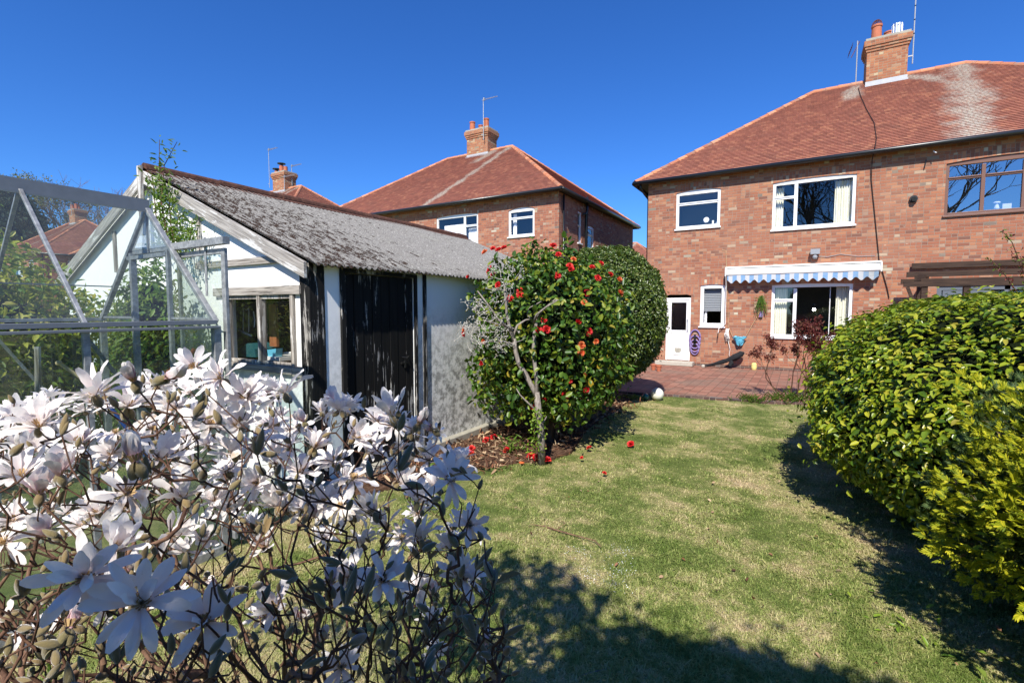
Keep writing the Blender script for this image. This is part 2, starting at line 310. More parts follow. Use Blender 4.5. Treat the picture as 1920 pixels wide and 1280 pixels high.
leaf_mat('leaf_round', [(0, (0.035, 0.065, 0.009)), (0.5, (0.08, 0.13, 0.016)), (0.85, (0.15, 0.20, 0.03)), (1, (0.26, 0.27, 0.08))], 0.34, 0.12, 0.5)
leaf_mat('leaf_golden', [(0, (0.12, 0.18, 0.01)), (0.35, (0.32, 0.36, 0.015)), (0.8, (0.52, 0.50, 0.02)), (1, (0.66, 0.58, 0.03))], 0.6, 0.3, 0.25, (0.6, 0.6, 0.02))
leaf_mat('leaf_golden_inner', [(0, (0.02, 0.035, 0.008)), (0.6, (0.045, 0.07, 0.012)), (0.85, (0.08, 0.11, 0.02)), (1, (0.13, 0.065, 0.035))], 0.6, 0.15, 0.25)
leaf_mat('leaf_juniper', [(0, (0.03, 0.06, 0.016)), (0.6, (0.06, 0.11, 0.03)), (1, (0.12, 0.17, 0.05))], 0.6, 0.1, 0.3)
leaf_mat('leaf_variegated', [(0, (0.10, 0.18, 0.015)), (0.3, (0.22, 0.30, 0.02)), (0.55, (0.48, 0.48, 0.04)), (0.85, (0.70, 0.62, 0.12)), (1, (0.75, 0.66, 0.28))], 0.45, 0.4, 0.4, (0.5, 0.5, 0.05))
leaf_mat('leaf_climber', [(0, (0.06, 0.14, 0.02)), (0.5, (0.13, 0.24, 0.03)), (1, (0.28, 0.36, 0.06))], 0.5, 0.4, 0.4)
leaf_mat('leaf_dark_conifer', [(0, (0.010, 0.022, 0.014)), (1, (0.03, 0.055, 0.032))], 0.7, 0.05, 0.2)
leaf_mat('leaf_birch', [(0, (0.16, 0.15, 0.05)), (1, (0.30, 0.27, 0.09))], 0.7, 0.3, 0.2)
leaf_mat('leaf_red', [(0, (0.07, 0.015, 0.015)), (0.6, (0.17, 0.035, 0.03)), (0.85, (0.24, 0.10, 0.06)), (1, (0.16, 0.12, 0.05))], 0.5, 0.3, 0.3, (0.4, 0.05, 0.03))
leaf_mat('leaf_fresh', [(0, (0.12, 0.24, 0.02)), (1, (0.35, 0.45, 0.05))], 0.4, 0.3, 0.4)
leaf_mat('camellia_petal', [(0, (0.55, 0.012, 0.02)), (0.6, (0.72, 0.03, 0.035)), (1, (0.85, 0.10, 0.07))], 0.5, 0.25, 0.3, (0.8, 0.05, 0.03))
leaf_mat('camellia_faded', [(0, (0.75, 0.10, 0.04)), (0.6, (0.80, 0.22, 0.07)), (1, (0.78, 0.40, 0.16))], 0.5, 0.25, 0.3, (0.9, 0.3, 0.1))
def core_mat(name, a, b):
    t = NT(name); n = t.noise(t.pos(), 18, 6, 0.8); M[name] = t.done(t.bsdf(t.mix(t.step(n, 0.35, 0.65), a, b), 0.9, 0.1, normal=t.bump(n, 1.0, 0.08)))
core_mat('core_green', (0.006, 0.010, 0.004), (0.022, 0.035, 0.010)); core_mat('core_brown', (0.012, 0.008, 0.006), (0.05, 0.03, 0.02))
def bark(name, a, b, sc=40):
    t = NT(name); n = t.noise(t.scale(t.obj(), 1, 1, 0.3), sc, 5, 0.7); M[name] = t.done(t.bsdf(t.mix(t.step(n, 0.3, 0.7), a, b), 0.85, 0.2, normal=t.bump(n, 0.6, 0.004)))
bark('bark_magnolia', (0.085, 0.045, 0.03), (0.25, 0.145, 0.09)); bark('bark_twig', (0.055, 0.028, 0.02), (0.15, 0.08, 0.05)); bark('bark_dead', (0.14, 0.115, 0.095), (0.36, 0.315, 0.27), 60)
bark('bark_dark', (0.035, 0.025, 0.02), (0.10, 0.075, 0.06)); bark('bark_far', (0.09, 0.065, 0.065), (0.17, 0.12, 0.11), 3); bark('bark_birch', (0.35, 0.33, 0.3), (0.6, 0.58, 0.54), 3)
bark('lichen_pale', (0.20, 0.18, 0.15), (0.62, 0.59, 0.52), 60)
def petal_mat(name, pink=0.0, cream=0.0):
    t = NT(name); u, v, _ = t.sep(t.uv()); r = t.island()
    oi = t.n('ShaderNodeObjectInfo').outputs['Random']
    base = t.mix(t.math('MULTIPLY', oi, 0.6), (0.92, 0.89, 0.86), (0.92, 0.86, 0.79))
    f = t.math('MULTIPLY', t.math('SUBTRACT', 1.0, t.step(v, 0.0, 0.9)), t.math('ADD', pink, t.math('MULTIPLY', r, 0.15)))
    st = t.noise(t.comb(t.math('MULTIPLY', u, 18.0), t.math('MULTIPLY', v, 1.6), r), 1.0, 3)
    c = t.mix(f, base, (0.82, 0.50, 0.53))
    br = t.math('MULTIPLY', t.step(t.noise(t.comb(t.math('MULTIPLY', u, 3.0), t.math('MULTIPLY', v, 5.0), t.math('MULTIPLY', r, 40.0)), 1.0, 4, 0.7), 0.62, 0.74), 0.45); c = t.mix(br, c, (0.58, 0.42, 0.27))
    c = t.mix(t.math('MULTIPLY', t.step(st, 0.55, 0.75), 0.12), c, (0.70, 0.58, 0.62))
    if cream: c = t.mix(t.math('MULTIPLY', t.step(t.noise(t.pos(), 30, 3), 0.5, 0.7), cream), c, (0.62, 0.42, 0.24))
    tr = t.n('ShaderNodeBsdfTranslucent'); t.set(tr.inputs[0], c)
    M[name] = t.done(t.mixsh(0.3, t.bsdf(c, 0.5, 0.3, normal=t.bump(st, 0.4, 0.003)), tr.outputs[0]))
petal_mat('petal_white', 0.16, 0.0); petal_mat('petal_pink', 0.9); petal_mat('petal_wilted', 0.1, 0.7)
def fuzz_mat():
    t = NT('bud_fuzz'); o = t.obj(); n = t.noise(t.scale(o, 1, 1, 0.3), 400, 3, 0.7); r = t.n('ShaderNodeObjectInfo').outputs['Random']
    c = t.mix(n, (0.075, 0.075, 0.03), (0.25, 0.22, 0.10)); c = t.mix(t.math('MULTIPLY', t.math('ADD', r, t.island()), 0.3), c, (0.27, 0.15, 0.06))
    M['bud_fuzz'] = t.done(t.bsdf(c, 0.8, 0.2, normal=t.bump(n, 0.6, 0.002), sheen=0.6))
fuzz_mat()
simple('stamen', (0.45, 0.30, 0.14), 0.8, 0.2)
def awning_mat():
    t = NT('awning_stripe'); u, v, _ = t.sep(t.uv()); f = t.math('FRACT', t.math('DIVIDE', u, 0.225))
    n = t.noise(t.scale(t.uv(), 8, 40), 1.0, 4, 0.7); m = t.step(t.math('ADD', t.math('ABSOLUTE', t.math('SUBTRACT', f, 0.5)), t.math('MULTIPLY', t.math('SUBTRACT', n, 0.5), 0.12)), 0.24, 0.27)
    c = t.mix(m, (0.26, 0.46, 0.72), (0.70, 0.72, 0.74)); n2 = t.noise(t.scale(t.uv(), 3, 12), 1.0, 5, 0.75)
    c = t.mix(t.math('MULTIPLY', t.step(n2, 0.5, 0.75), 0.55), c, (0.62, 0.64, 0.62))
    grime = t.math('MULTIPLY', t.step(u, 1.0, 1.8), t.step(n2, 0.3, 0.55)); c = t.mix(t.math('MULTIPLY', grime, 0.6), c, (0.28, 0.31, 0.28))
    tr = t.n('ShaderNodeBsdfTranslucent'); t.set(tr.inputs[0], c); M['awning_stripe'] = t.done(t.mixsh(0.25, t.bsdf(c, 0.8, 0.2), tr.outputs[0]))
awning_mat()
def glint_mat():
    t = NT('lamp_glow'); e = t.n('ShaderNodeEmission'); e.inputs[0].default_value = (1, 0.96, 0.88, 1); e.inputs[1].default_value = 30; M['lamp_glow'] = t.done(e.outputs[0])  # emission for the added flash glint behind the lower window
glint_mat()

# ------------------------------------------------------------------ object helpers
def root_loc(o):
    v = Vector((0, 0, 0))
    while o is not None: v += o.location; o = o.parent
    return v
def thing(name, label, cat, loc=(0, 0, 0), group=None, kind=None):
    o = bpy.data.objects.new(name, None); C.objects.link(o); o.location = loc; o.empty_display_size = 0.2
    o['label'] = label; o['category'] = cat
    if group: o['group'] = group
    if kind: o['kind'] = kind
    return o
def link(name, me, parent=None, label=None, cat=None, group=None, kind=None, loc=None):
    o = bpy.data.objects.new(name, me); C.objects.link(o)
    if parent is not None: o.parent = parent
    if loc is not None: o.location = loc
    if label: o['label'] = label
    if cat: o['category'] = cat
    if group: o['group'] = group
    if kind: o['kind'] = kind
    return o
def copy_tree(o, parent=None):
    c = o.copy(); C.objects.link(c); c.parent = parent
    for ch in list(o.children): copy_tree(ch, c)
    return c
class MB:
    def __init__(s, tf=None): s.v = []; s.f = []; s.m = []; s.uvs = []; s.tf = tf; s.mi = 0
    def add(s, vs, fs, uv=None):
        b = len(s.v); s.v += [Vector(s.tf(*p)) if s.tf else Vector(p) for p in vs]
        for f in fs: s.f.append([b + i for i in f]); s.m.append(s.mi); s.uvs.append([uv[i] for i in f] if uv else None)
        return s
    def box(s, x0, x1, y0, y1, z0, z1):
        v = [(x, y, z) for z in (z0, z1) for y in (y0, y1) for x in (x0, x1)]
        return s.add(v, [(0, 2, 3, 1), (4, 5, 7, 6), (0, 1, 5, 4), (2, 6, 7, 3), (1, 3, 7, 5), (0, 4, 6, 2)])
    def bar(s, a, b, w, h, up=(0, 0, 1)):           # rectangular bar from a to b
        a, b = Vector(a), Vector(b); d = (b - a).normalized(); u = Vector(up); sx = d.cross(u)
        if sx.length < 1e-4: sx = d.cross(Vector((1, 0, 0)))
        sx.normalize(); u = sx.cross(d).normalized(); vs = []
        for p in (a, b):
            for i, j in ((-1, -1), (1, -1), (1, 1), (-1, 1)): vs.append(p + sx * (w / 2 * i) + u * (h / 2 * j))
        return s.add(vs, [(0, 1, 2, 3), (7, 6, 5, 4), (0, 4, 5, 1), (1, 5, 6, 2), (2, 6, 7, 3), (3, 7, 4, 0)])
    def tube(s, pts, rads, n=8, cap=True):
        pts = [Vector(p) for p in pts]; k = len(pts)
        if isinstance(rads, (int, float)): rads = [rads] * k
        vs = []; prev = None
        for i, p in enumerate(pts):
            d = (pts[min(i + 1, k - 1)] - pts[max(i - 1, 0)]); d = d.normalized() if d.length > 1e-9 else Vector((0, 0, 1))
            a = prev if prev is not None else (Vector((1, 0, 0)) if abs(d.x) < 0.8 else Vector((0, 1, 0)))
            a = (a - d * a.dot(d)); a = a.normalized() if a.length > 1e-6 else d.orthogonal().normalized(); prev = a; b = d.cross(a)
            for j in range(n):
                t = 2 * math.pi * j / n; vs.append(p + (a * math.cos(t) + b * math.sin(t)) * rads[i])
        fs = [(i * n + j, i * n + (j + 1) % n, (i + 1) * n + (j + 1) % n, (i + 1) * n + j) for i in range(k - 1) for j in range(n)]
        if cap: fs += [tuple(reversed(range(n))), tuple((k - 1) * n + j for j in range(n))]
        return s.add(vs, fs)
    def lathe(s, cx, cy, prof, n=16):               # prof: list of (r, z)
        vs = [(cx + r * math.cos(2 * math.pi * j / n), cy + r * math.sin(2 * math.pi * j / n), z) for r, z in prof for j in range(n)]
        fs = [(i * n + j, i * n + (j + 1) % n, (i + 1) * n + (j + 1) % n, (i + 1) * n + j) for i in range(len(prof) - 1) for j in range(n)]
        return s.add(vs, fs)
    def prism(s, poly, axis, a, b):                 # poly in the other two axes (order x,y,z without axis)
        def P(p, c):
            l = list(p); l.insert(axis, c); return tuple(l)
        n = len(poly); vs = [P(p, a) for p in poly] + [P(p, b) for p in poly]
        fs = [tuple(range(n)), tuple(reversed(range(n, 2 * n)))] + [(i, i + n, (i + 1) % n + n, (i + 1) % n) for i in range(n)]
        return s.add(vs, fs)
    def ball(s, c, r, n=12, k=8, sq=(1, 1, 1)):
        vs = []; c = Vector(c)
        for i in range(k + 1):
            t = math.pi * i / k
            for j in range(n):
                p = 2 * math.pi * j / n; vs.append((c.x + r * sq[0] * math.sin(t) * math.cos(p), c.y + r * sq[1] * math.sin(t) * math.sin(p), c.z + r * sq[2] * math.cos(t)))
        return s.add(vs, [(i * n + j, (i + 1) * n + j, (i + 1) * n + (j + 1) % n, i * n + (j + 1) % n) for i in range(k) for j in range(n)])
    def build(s, name, mats, parent=None, smooth=False, label=None, cat=None, group=None, kind=None, bevel=0.0):
        if not isinstance(mats, (list, tuple)): mats = [mats]
        org = root_loc(parent) if parent is not None else Vector((0, 0, 0)); own = Vector((0, 0, 0))
        if parent is None and s.v and kind != 'structure':
            a = np.array(s.v); own = Vector(((a[:, 0].min() + a[:, 0].max()) / 2, (a[:, 1].min() + a[:, 1].max()) / 2, a[:, 2].min()))
        me = bpy.data.meshes.new(name); me.from_pydata([tuple(v - org - own) for v in s.v], [], s.f)
        for m in mats: me.materials.append(M[m] if isinstance(m, str) else m)
        uvl = me.uv_layers.new(name='UVMap'); me.update()
        for i, p in enumerate(me.polygons):
            p.material_index = s.m[i]; p.use_smooth = smooth; nrm = p.normal; q = s.uvs[i]
            ax = max(range(3), key=lambda k: abs(nrm[k]))
            for k, li in enumerate(p.loop_indices):
                if q: uvl.data[li].uv = q[k]
                else:
                    c = s.v[s.f[i][k]]; uvl.data[li].uv = ((c.y, c.z), (c.x, c.z), (c.x, c.y))[ax]
        o = link(name, me, parent, label, cat, group, kind, own if parent is None else None)
        if bevel:
            b = o.modifiers.new('bevel', 'BEVEL'); b.width = bevel; b.segments = 2; b.limit_method = 'ANGLE'
        return o
def np_mesh(name, verts, quads, mats, uvs=None, matidx=None, smooth=False):
    me = bpy.data.meshes.new(name); nv = len(verts); nf, k = quads.shape
    me.vertices.add(nv); me.vertices.foreach_set('co', np.ascontiguousarray(verts, dtype=np.float32).ravel())
    me.loops.add(nf * k); me.loops.foreach_set('vertex_index', quads.astype(np.int32).ravel())
    me.polygons.add(nf); me.polygons.foreach_set('loop_start', np.arange(0, nf * k, k, dtype=np.int32)); me.polygons.foreach_set('loop_total', np.full(nf, k, dtype=np.int32))
    for m in mats: me.materials.append(M[m])
    if matidx is not None: me.polygons.foreach_set('material_index', matidx.astype(np.int32))
    if smooth: me.polygons.foreach_set('use_smooth', np.ones(nf, dtype=bool))
    if uvs is not None:
        l = me.uv_layers.new(name='UVMap'); l.data.foreach_set('uv', uvs.astype(np.float32).ravel())
    me.update(); me.validate(); return me
def unit(a): return a / np.maximum(np.linalg.norm(a, axis=1, keepdims=True), 1e-9)
def leaves(P, D, Nn, L, W, fold=0.25, curl=0.15, shape=(0.3, 0.68)):
    """folded leaves: P base points, D long axes, Nn face normals, L lengths, W widths -> verts, quads"""
    D = unit(D); S = unit(np.cross(D, Nn)); Nn = np.cross(S, D); L = L[:, None]; W = W[:, None]; a, b = shape
    v = np.stack([P, P + D * L * a + S * W * 0.46 + Nn * W * fold, P + D * L * b + S * W * 0.42 + Nn * (W * fold - L * curl * 0.5), P + D * L - Nn * L * curl,
                  P + D * L * b - S * W * 0.42 + Nn * (W * fold - L * curl * 0.5), P + D * L * a - S * W * 0.46 + Nn * W * fold], axis=1)
    n = len(P); q = np.array([[0, 1, 2, 3], [0, 3, 4, 5]])[None] + (np.arange(n) * 6)[:, None, None]
    return v.reshape(-1, 3), q.reshape(-1, 4)
def lumps(seed, dirs, k=9, amp=0.1, freq=3.0):
    r = np.random.default_rng(seed); o = np.zeros(len(dirs))
    for _ in range(k):
        a = r.normal(size=3) * freq; o += np.sin(dirs @ a + r.uniform(0, 6.28))
    return o / math.sqrt(k) * amp
def crown(name, parent, c, rad_, n, L, W, mat, seed=1, amp=0.06, freq=3.5, depth=0.14, exps=2.0, zmin=None, clip=None, up=0.45, rnd=0.55, fold=0.25, core=0.84, coremat='core_green', stray=0.02, droop=0.3, matpick=None):
    r = np.random.default_rng(seed); d = unit(r.normal(size=(int(n * 1.25), 3)))
    sup = (np.abs(d) ** exps).sum(1) ** (-1 / exps)                # superellipsoid
    def R(dd): return 1 + lumps(seed, dd, amp=amp, freq=freq) + lumps(seed + 5, dd, amp=amp * 0.45, freq=freq * 3.2)
    rr = sup * R(d) * (1 - np.abs(r.normal(size=len(d))) * depth + (r.random(len(d)) < stray) * r.random(len(d)) * 0.10)
    P = np.array(c) + d * rr[:, None] * np.array(rad_)
    ok = np.ones(len(P), bool)
    if zmin is not None: ok &= P[:, 2] > zmin
    if clip is not None: ok &= clip(P)
    P, d = P[ok][:n], d[ok][:n]; out = unit(d / np.array(rad_))
    N = unit(out * 0.7 + np.array([0, 0, up]) + r.normal(size=P.shape) * rnd)
    D = unit(np.cross(N, r.normal(size=P.shape))); D = unit(D + out * 0.35 + np.array([0, 0, -droop]))
    Lr = L * r.uniform(0.5, 1.3, len(P)); v, q = leaves(P, D, N, Lr, Lr * W / L * r.uniform(0.8, 1.15, len(P)), fold)
    org = np.array(root_loc(parent)); mi = None; mats = [mat] if isinstance(mat, str) else list(mat)
    if len(mats) > 1: mi = np.repeat(matpick(P, r), 2)
    o = link(name, np_mesh(name, v - org, q, mats, matidx=mi), parent)
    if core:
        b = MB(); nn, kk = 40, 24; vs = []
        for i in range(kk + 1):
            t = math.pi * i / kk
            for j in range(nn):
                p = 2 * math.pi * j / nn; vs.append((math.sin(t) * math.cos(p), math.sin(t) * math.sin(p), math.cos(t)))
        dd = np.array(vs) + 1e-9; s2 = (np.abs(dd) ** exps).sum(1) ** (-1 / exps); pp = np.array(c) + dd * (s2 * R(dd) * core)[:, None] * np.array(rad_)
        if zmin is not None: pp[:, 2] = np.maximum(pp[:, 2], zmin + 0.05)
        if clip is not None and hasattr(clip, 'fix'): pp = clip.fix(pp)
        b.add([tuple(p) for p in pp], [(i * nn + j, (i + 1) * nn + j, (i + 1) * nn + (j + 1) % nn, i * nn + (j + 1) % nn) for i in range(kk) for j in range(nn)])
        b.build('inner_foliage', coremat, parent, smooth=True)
    return o

# ------------------------------------------------------------------ setting: ground
g = MB()
g.add([(-400, -200, -0.012), (400, -200, -0.012), (400, 500, -0.012), (-400, 500, -0.012)], [(0, 1, 2, 3)]); g.build('ground', 'lawn_soil', kind='structure')
# lawn: gently uneven sheet
def hgt(x, y):
    return 0.012 * np.sin(x * 2.1 + 0.5) * np.cos(y * 1.7) + 0.008 * np.sin(x * 5.3 + y * 3.1) + 0.012
nx, ny = 90, 110; xs = np.linspace(-7.5, 4.5, nx); ys = np.linspace(-3.5, 12.2, ny); X, Y = np.meshgrid(xs, ys)
V = np.stack([X.ravel(), Y.ravel(), hgt(X, Y).ravel()], 1); idx = np.arange(nx * ny).reshape(ny, nx)
Q = np.stack([idx[:-1, :-1].ravel(), idx[:-1, 1:].ravel(), idx[1:, 1:].ravel(), idx[1:, :-1].ravel()], 1)
link('lawn', np_mesh('lawn', V, Q, ['lawn_soil'], smooth=True), kind='structure')
# grass blades
def on_patio_y(x): return 10.05 + 0.13 * np.clip(x + 3.5, 0, 20) ** 1.0 + 0.05 * np.clip(x + 0.5, 0, 9)
def grass(n):
    r = RNG; zc = 1 / r.uniform(1 / 9.8, 1 / 1.5, n); u = r.uniform(-1.12, 1.12, n)
    a = rad(YAW); x = zc * (-math.sin(a) + u * math.cos(a)); y = zc * (math.cos(a) + u * math.sin(a))
    ok = (y < on_patio_y(x)) & (x < 3.5) & ~((x < -3.85) & (y > 2.95)) & ~((x < -3.55) & (y < 1.95)) & ~((x < -2.85) & (x > -3.9) & (y > 3.9 - 0.25 * (x + 3.9)) & (y < 9) & (r.random(n) < 0.88))
    x, y = x[ok], y[ok]; zc = zc[ok]; n = len(x); th = r.uniform(0, 2 * math.pi, n)
    h = r.uniform(0.010, 0.030, n) * (1 + 0.7 * (r.random(n) < 0.05)) * (0.7 + 0.5 * np.sin(x * 3 + y * 2.2 + np.sin(y * 5)) ** 2); lean = r.uniform(0.5, 2.4, n)
    wd = np.clip(0.0012 * zc ** 0.7, 0.0013, 0.006) * r.uniform(0.7, 1.3, n)
    B = np.stack([x, y, hgt(x, y) - 0.004], 1); dr = np.stack([np.cos(th), np.sin(th), np.zeros(n)], 1); sd = np.stack([-np.sin(th), np.cos(th), np.zeros(n)], 1) * wd[:, None]
    up = np.array([0, 0, 1.0]); m = B + dr * (h * lean * 0.35)[:, None] + up * (h * 0.6)[:, None]; t = B + dr * (h * lean)[:, None] + up * (h * np.maximum(0.12, 1.05 - lean * 0.4))[:, None]
    v = np.stack([B - sd, B + sd, m + sd * 0.8, m - sd * 0.8, t], 1).reshape(-1, 3); k = (np.arange(n) * 5)[:, None]
    tri = np.concatenate([np.array([[0, 1, 2]]) + k, np.array([[0, 2, 3]]) + k, np.array([[3, 2, 4]]) + k])
    link('grass', np_mesh('grass', v, tri, ['grass_blade']), kind='stuff', label='short green and straw coloured grass blades of the lawn', cat='grass')
grass(430000)
# patio
pe = [(x, float(on_patio_y(np.array(x)))) for x in np.linspace(-6.5, 7.5, 30)]
b = MB(); b.prism(pe + [(7.5, 15.98), (-6.5, 15.98)], 2, -0.06, 0.035); b.build('patio', 'patio_pavers', kind='structure')
b = MB()
for (p, q) in zip(pe[:-1], pe[1:]): b.bar((p[0], p[1] - 0.06, 0.005), (q[0], q[1] - 0.06, 0.005), 0.11, 0.10)
b.build('patio_edging', 'brick_blue', kind='structure')
b = MB(); bed = [(-4.0, 2.9), (-3.55, 3.2), (-3.2, 4.2), (-2.8, 4.75), (-2.5, 5.0), (-2.4, 5.5), (-2.65, 6.6), (-2.75, 8.6), (-2.9, 9.9), (-4.6, 10.0), (-4.6, 9.5), (-3.9, 9.4), (-3.9, 3.0)]
b.prism(bed, 2, -0.02, 0.036); b.build('flower_bed', 'mulch', kind='structure')
def litter(n):
    r = RNG; x = r.uniform(-3.9, -2.2, n); y = r.uniform(3.3, 9, n); ok = (x < -2.6 + 0.12 * r.normal(size=n)) & (x < -2.2 - (5.2 - y) * 0.75 * (y < 5.2)); x, y = x[ok], y[ok]; n = len(x)
    P = np.stack([x, y, 0.03 + 0.05 * r.random(n)], 1); N = unit(np.array([0, 0, 1.0]) + r.normal(size=(n, 3)) * 0.7); D = np.cross(N, r.normal(size=(n, 3))); L = r.uniform(0.02, 0.13, n)
    v, q = leaves(P, D, N, L, np.minimum(L * 0.4, r.uniform(0.004, 0.03, n)), 0.1, 0.3)
    link('leaf_litter', np_mesh('leaf_litter', v, q, ['litter']), kind='stuff', label='brown dead leaves and twigs lying in the bed under the red camellia', cat='leaf litter')
litter(5000)

# ------------------------------------------------------------------ houses
def wall_holes(b, u0, u1, z0, z1, holes, depth=0.12):
    us = sorted({u0, u1, *[h[0] for h in holes], *[h[1] for h in holes]}); zs = sorted({z0, z1, *[h[2] for h in holes], *[h[3] for h in holes]})
    for i in range(len(us) - 1):
        for j in range(len(zs) - 1):
            cu, cz = (us[i] + us[i + 1]) / 2, (zs[j] + zs[j + 1]) / 2
            if any(h[0] < cu < h[1] and h[2] < cz < h[3] for h in holes): continue
            b.add([(us[i], 0, zs[j]), (us[i + 1], 0, zs[j]), (us[i + 1], 0, zs[j + 1]), (us[i], 0, zs[j + 1])], [(0, 1, 2, 3)])
    for (a, c, d, e) in holes:
        b.add([(a, 0, d), (a, depth, d), (a, depth, e), (a, 0, e)], [(0, 1, 2, 3)]); b.add([(c, 0, d), (c, depth, d), (c, depth, e), (c, 0, e)], [(3, 2, 1, 0)])
        b.add([(a, 0, e), (c, 0, e), (c, depth, e), (a, depth, e)], [(3, 2, 1, 0)]); b.add([(a, 0, d), (c, 0, d), (c, depth, d), (a, depth, d)], [(0, 1, 2, 3)])
def arc(u, u0, u1, top, sag): 
    k = (u - (u0 + u1) / 2) / ((u1 - u0) / 2); return top - sag * k * k
def window(parent, tf, u0, u1, z0, z1, bars, mat='upvc', sag=0.07, fw=0.075, glass='window_glass', room='room_dark', drapes=(), sill=True, inset=0.03, soldier='brick_soldier', openlight=None, roomdepth=2.6):
    """bars: list of (kind, pos, a, b): 'v' mullion at u=pos between z a..b, 'h' transom at z=pos between u a..b. Panes are found from the bar grid."""
    N = 14; fr = MB(tf); d0, d1 = inset, inset + 0.07
    us = [u0 + (u1 - u0) * i / N for i in range(N + 1)]; lo = z1 - sag - fw * 0.9
    vs = [(u, d0, lo) for u in us] + [(u, d0, arc(u, u0, u1, z1, sag)) for u in us] + [(u, d1, lo) for u in us] + [(u, d1, arc(u, u0, u1, z1, sag)) for u in us]
    n1 = N + 1; fr.add(vs, [(i, i + 1, n1 + i + 1, n1 + i) for i in range(N)] + [(i + 1, i, 2 * n1 + i, 2 * n1 + i + 1) for i in range(N)])
    fr.box(u0, u0 + fw, d0, d1, z0, lo); fr.box(u1 - fw, u1, d0, d1, z0, lo); fr.box(u0 + fw, u1 - fw, d0, d1, z0, z0 + fw)
    for k, p, a, c in bars:
        if k == 'v': fr.box(p - fw * 0.55, p + fw * 0.55, d0 + 0.002, d1, a, c)
        else: fr.box(a, c, d0 + 0.002, d1, p - fw * 0.5, p + fw * 0.5)
        # raised sash edge
        if k == 'h': fr.box(a, c, d0 - 0.018, d0 + 0.002, p + fw * 0.02, p + fw * 0.45)
    if sill: fr.box(u0 - 0.03, u1 + 0.03, -0.05, d1, z0 - 0.045, z0)
    W = fr.build('window', mat, parent, bevel=0.006)
    pn = MB(tf); pn.add([(u0 + fw * .8, d0 + 0.04, z0 + fw * .8), (u1 - fw * .8, d0 + 0.04, z0 + fw * .8), (u1 - fw * .8, d0 + 0.04, lo + 0.01), (u0 + fw * .8, d0 + 0.04, lo + 0.01)], [(0, 1, 2, 3)])
    pn.build('pane', glass, W)
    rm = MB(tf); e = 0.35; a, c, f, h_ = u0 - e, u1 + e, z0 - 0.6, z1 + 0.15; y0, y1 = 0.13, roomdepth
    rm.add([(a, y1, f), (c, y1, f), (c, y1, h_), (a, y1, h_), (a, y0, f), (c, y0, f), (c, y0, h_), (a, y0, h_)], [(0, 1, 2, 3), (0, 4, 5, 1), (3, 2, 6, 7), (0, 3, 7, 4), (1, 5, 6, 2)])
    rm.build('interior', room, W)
    for (kind, a, c, lo_, hi, m) in drapes:
        cb = MB(tf)
        if kind == 'curtain':
            n = max(8, int((c - a) / 0.012)); pts = [(a + (c - a) * i / n, 0.22 + 0.03 * math.sin(i * 1.3) + 0.012 * math.sin(i * 3.1)) for i in range(n + 1)]
            vs = [(u, y, lo_) for u, y in pts] + [(a + (c - a) * (0.5 + (((u - a) / (c - a)) - 0.5) * 0.98), y, hi) for u, y in pts]
            cb.add(vs, [(i, i + 1, n + 1 + i + 1, n + 1 + i) for i in range(n)]); cb.build('curtain', m, W, smooth=True)
        else:
            k = int((hi - lo_) / 0.05)
            for i in range(k): z = lo_ + (hi - lo_) * i / k; cb.add([(a, 0.16, z), (c, 0.16, z), (c, 0.18, z + 0.046), (a, 0.18, z + 0.046)], [(0, 1, 2, 3)])
            cb.build('blind', m, W)
    if soldier:
        sb = MB(tf); ext = 0.05; us = [u0 - ext + (u1 - u0 + 2 * ext) * i / N for i in range(N + 1)]; hh = 0.225
        vs = []
        for dz in (0, hh):
            for u in us: vs.append((u, -0.004, min(arc(u, u0, u1, z1, sag), 1e9) + dz))
        for u in us: vs.append((u, 0.10, arc(u, u0, u1, z1, sag)))
        sb.add(vs, [(i, i + 1, n1 + i + 1, n1 + i) for i in range(N)] + [(i + 1, i, 2 * n1 + i, 2 * n1 + i + 1) for i in range(N)]); sb.build('brick_arch', soldier, parent)
    return W
def slope(b, A, B_, D_, C_, lift=0.022, gauge=0.105):     # eave A->B, ridge D->C (D above A)
    A, B_, C_, D_ = map(Vector, (A, B_, C_, D_)); e = (B_ - A).normalized(); n = e.cross((D_ + C_) / 2 - A); n = n.normalized()
    if n.z < 0: n = -n
    up = n.cross(e).normalized(); 
    if up.z < 0: up = -up
    Ls = (D_ - A).dot(up); rows = int(Ls / gauge)
    for i in range(rows + 1):
        t0, t1 = i * gauge / Ls, min(1, (i + 1) * gauge / Ls)
        if t0 >= 1: break
        a0, b0 = A.lerp(D_, t0), B_.lerp(C_, t0); a1, b1 = A.lerp(D_, t1), B_.lerp(C_, t1)
        f = n * lift
        def U(p): return (p.dot(e), (p - A).dot(up))
        b.add([a0 + f, b0 + f, b1, a1], [(0, 1, 2, 3)], [U(a0), U(b0), U(b1 - up * 0.001), U(a1 - up * 0.001)])
        b.add([a0, b0, b0 + f, a0 + f], [(0, 1, 2, 3)], [U(a0), U(b0), U(b0), U(a0)])
def ridge_line(b, p, q, r=0.092, step=0.33):
    p, q = Vector(p), Vector(q); d = q - p; n = max(1, int(d.length / step)); d.normalize()
    for i in range(n):
        a = p + (q - p) * (i / n); c = p + (q - p) * ((i + 1.08) / n); off = Vector((0, 0, -0.03))
        b.tube([a + off, c + off], [r * (1.02 + random.uniform(-.03, .05)), r * 0.88], 10)
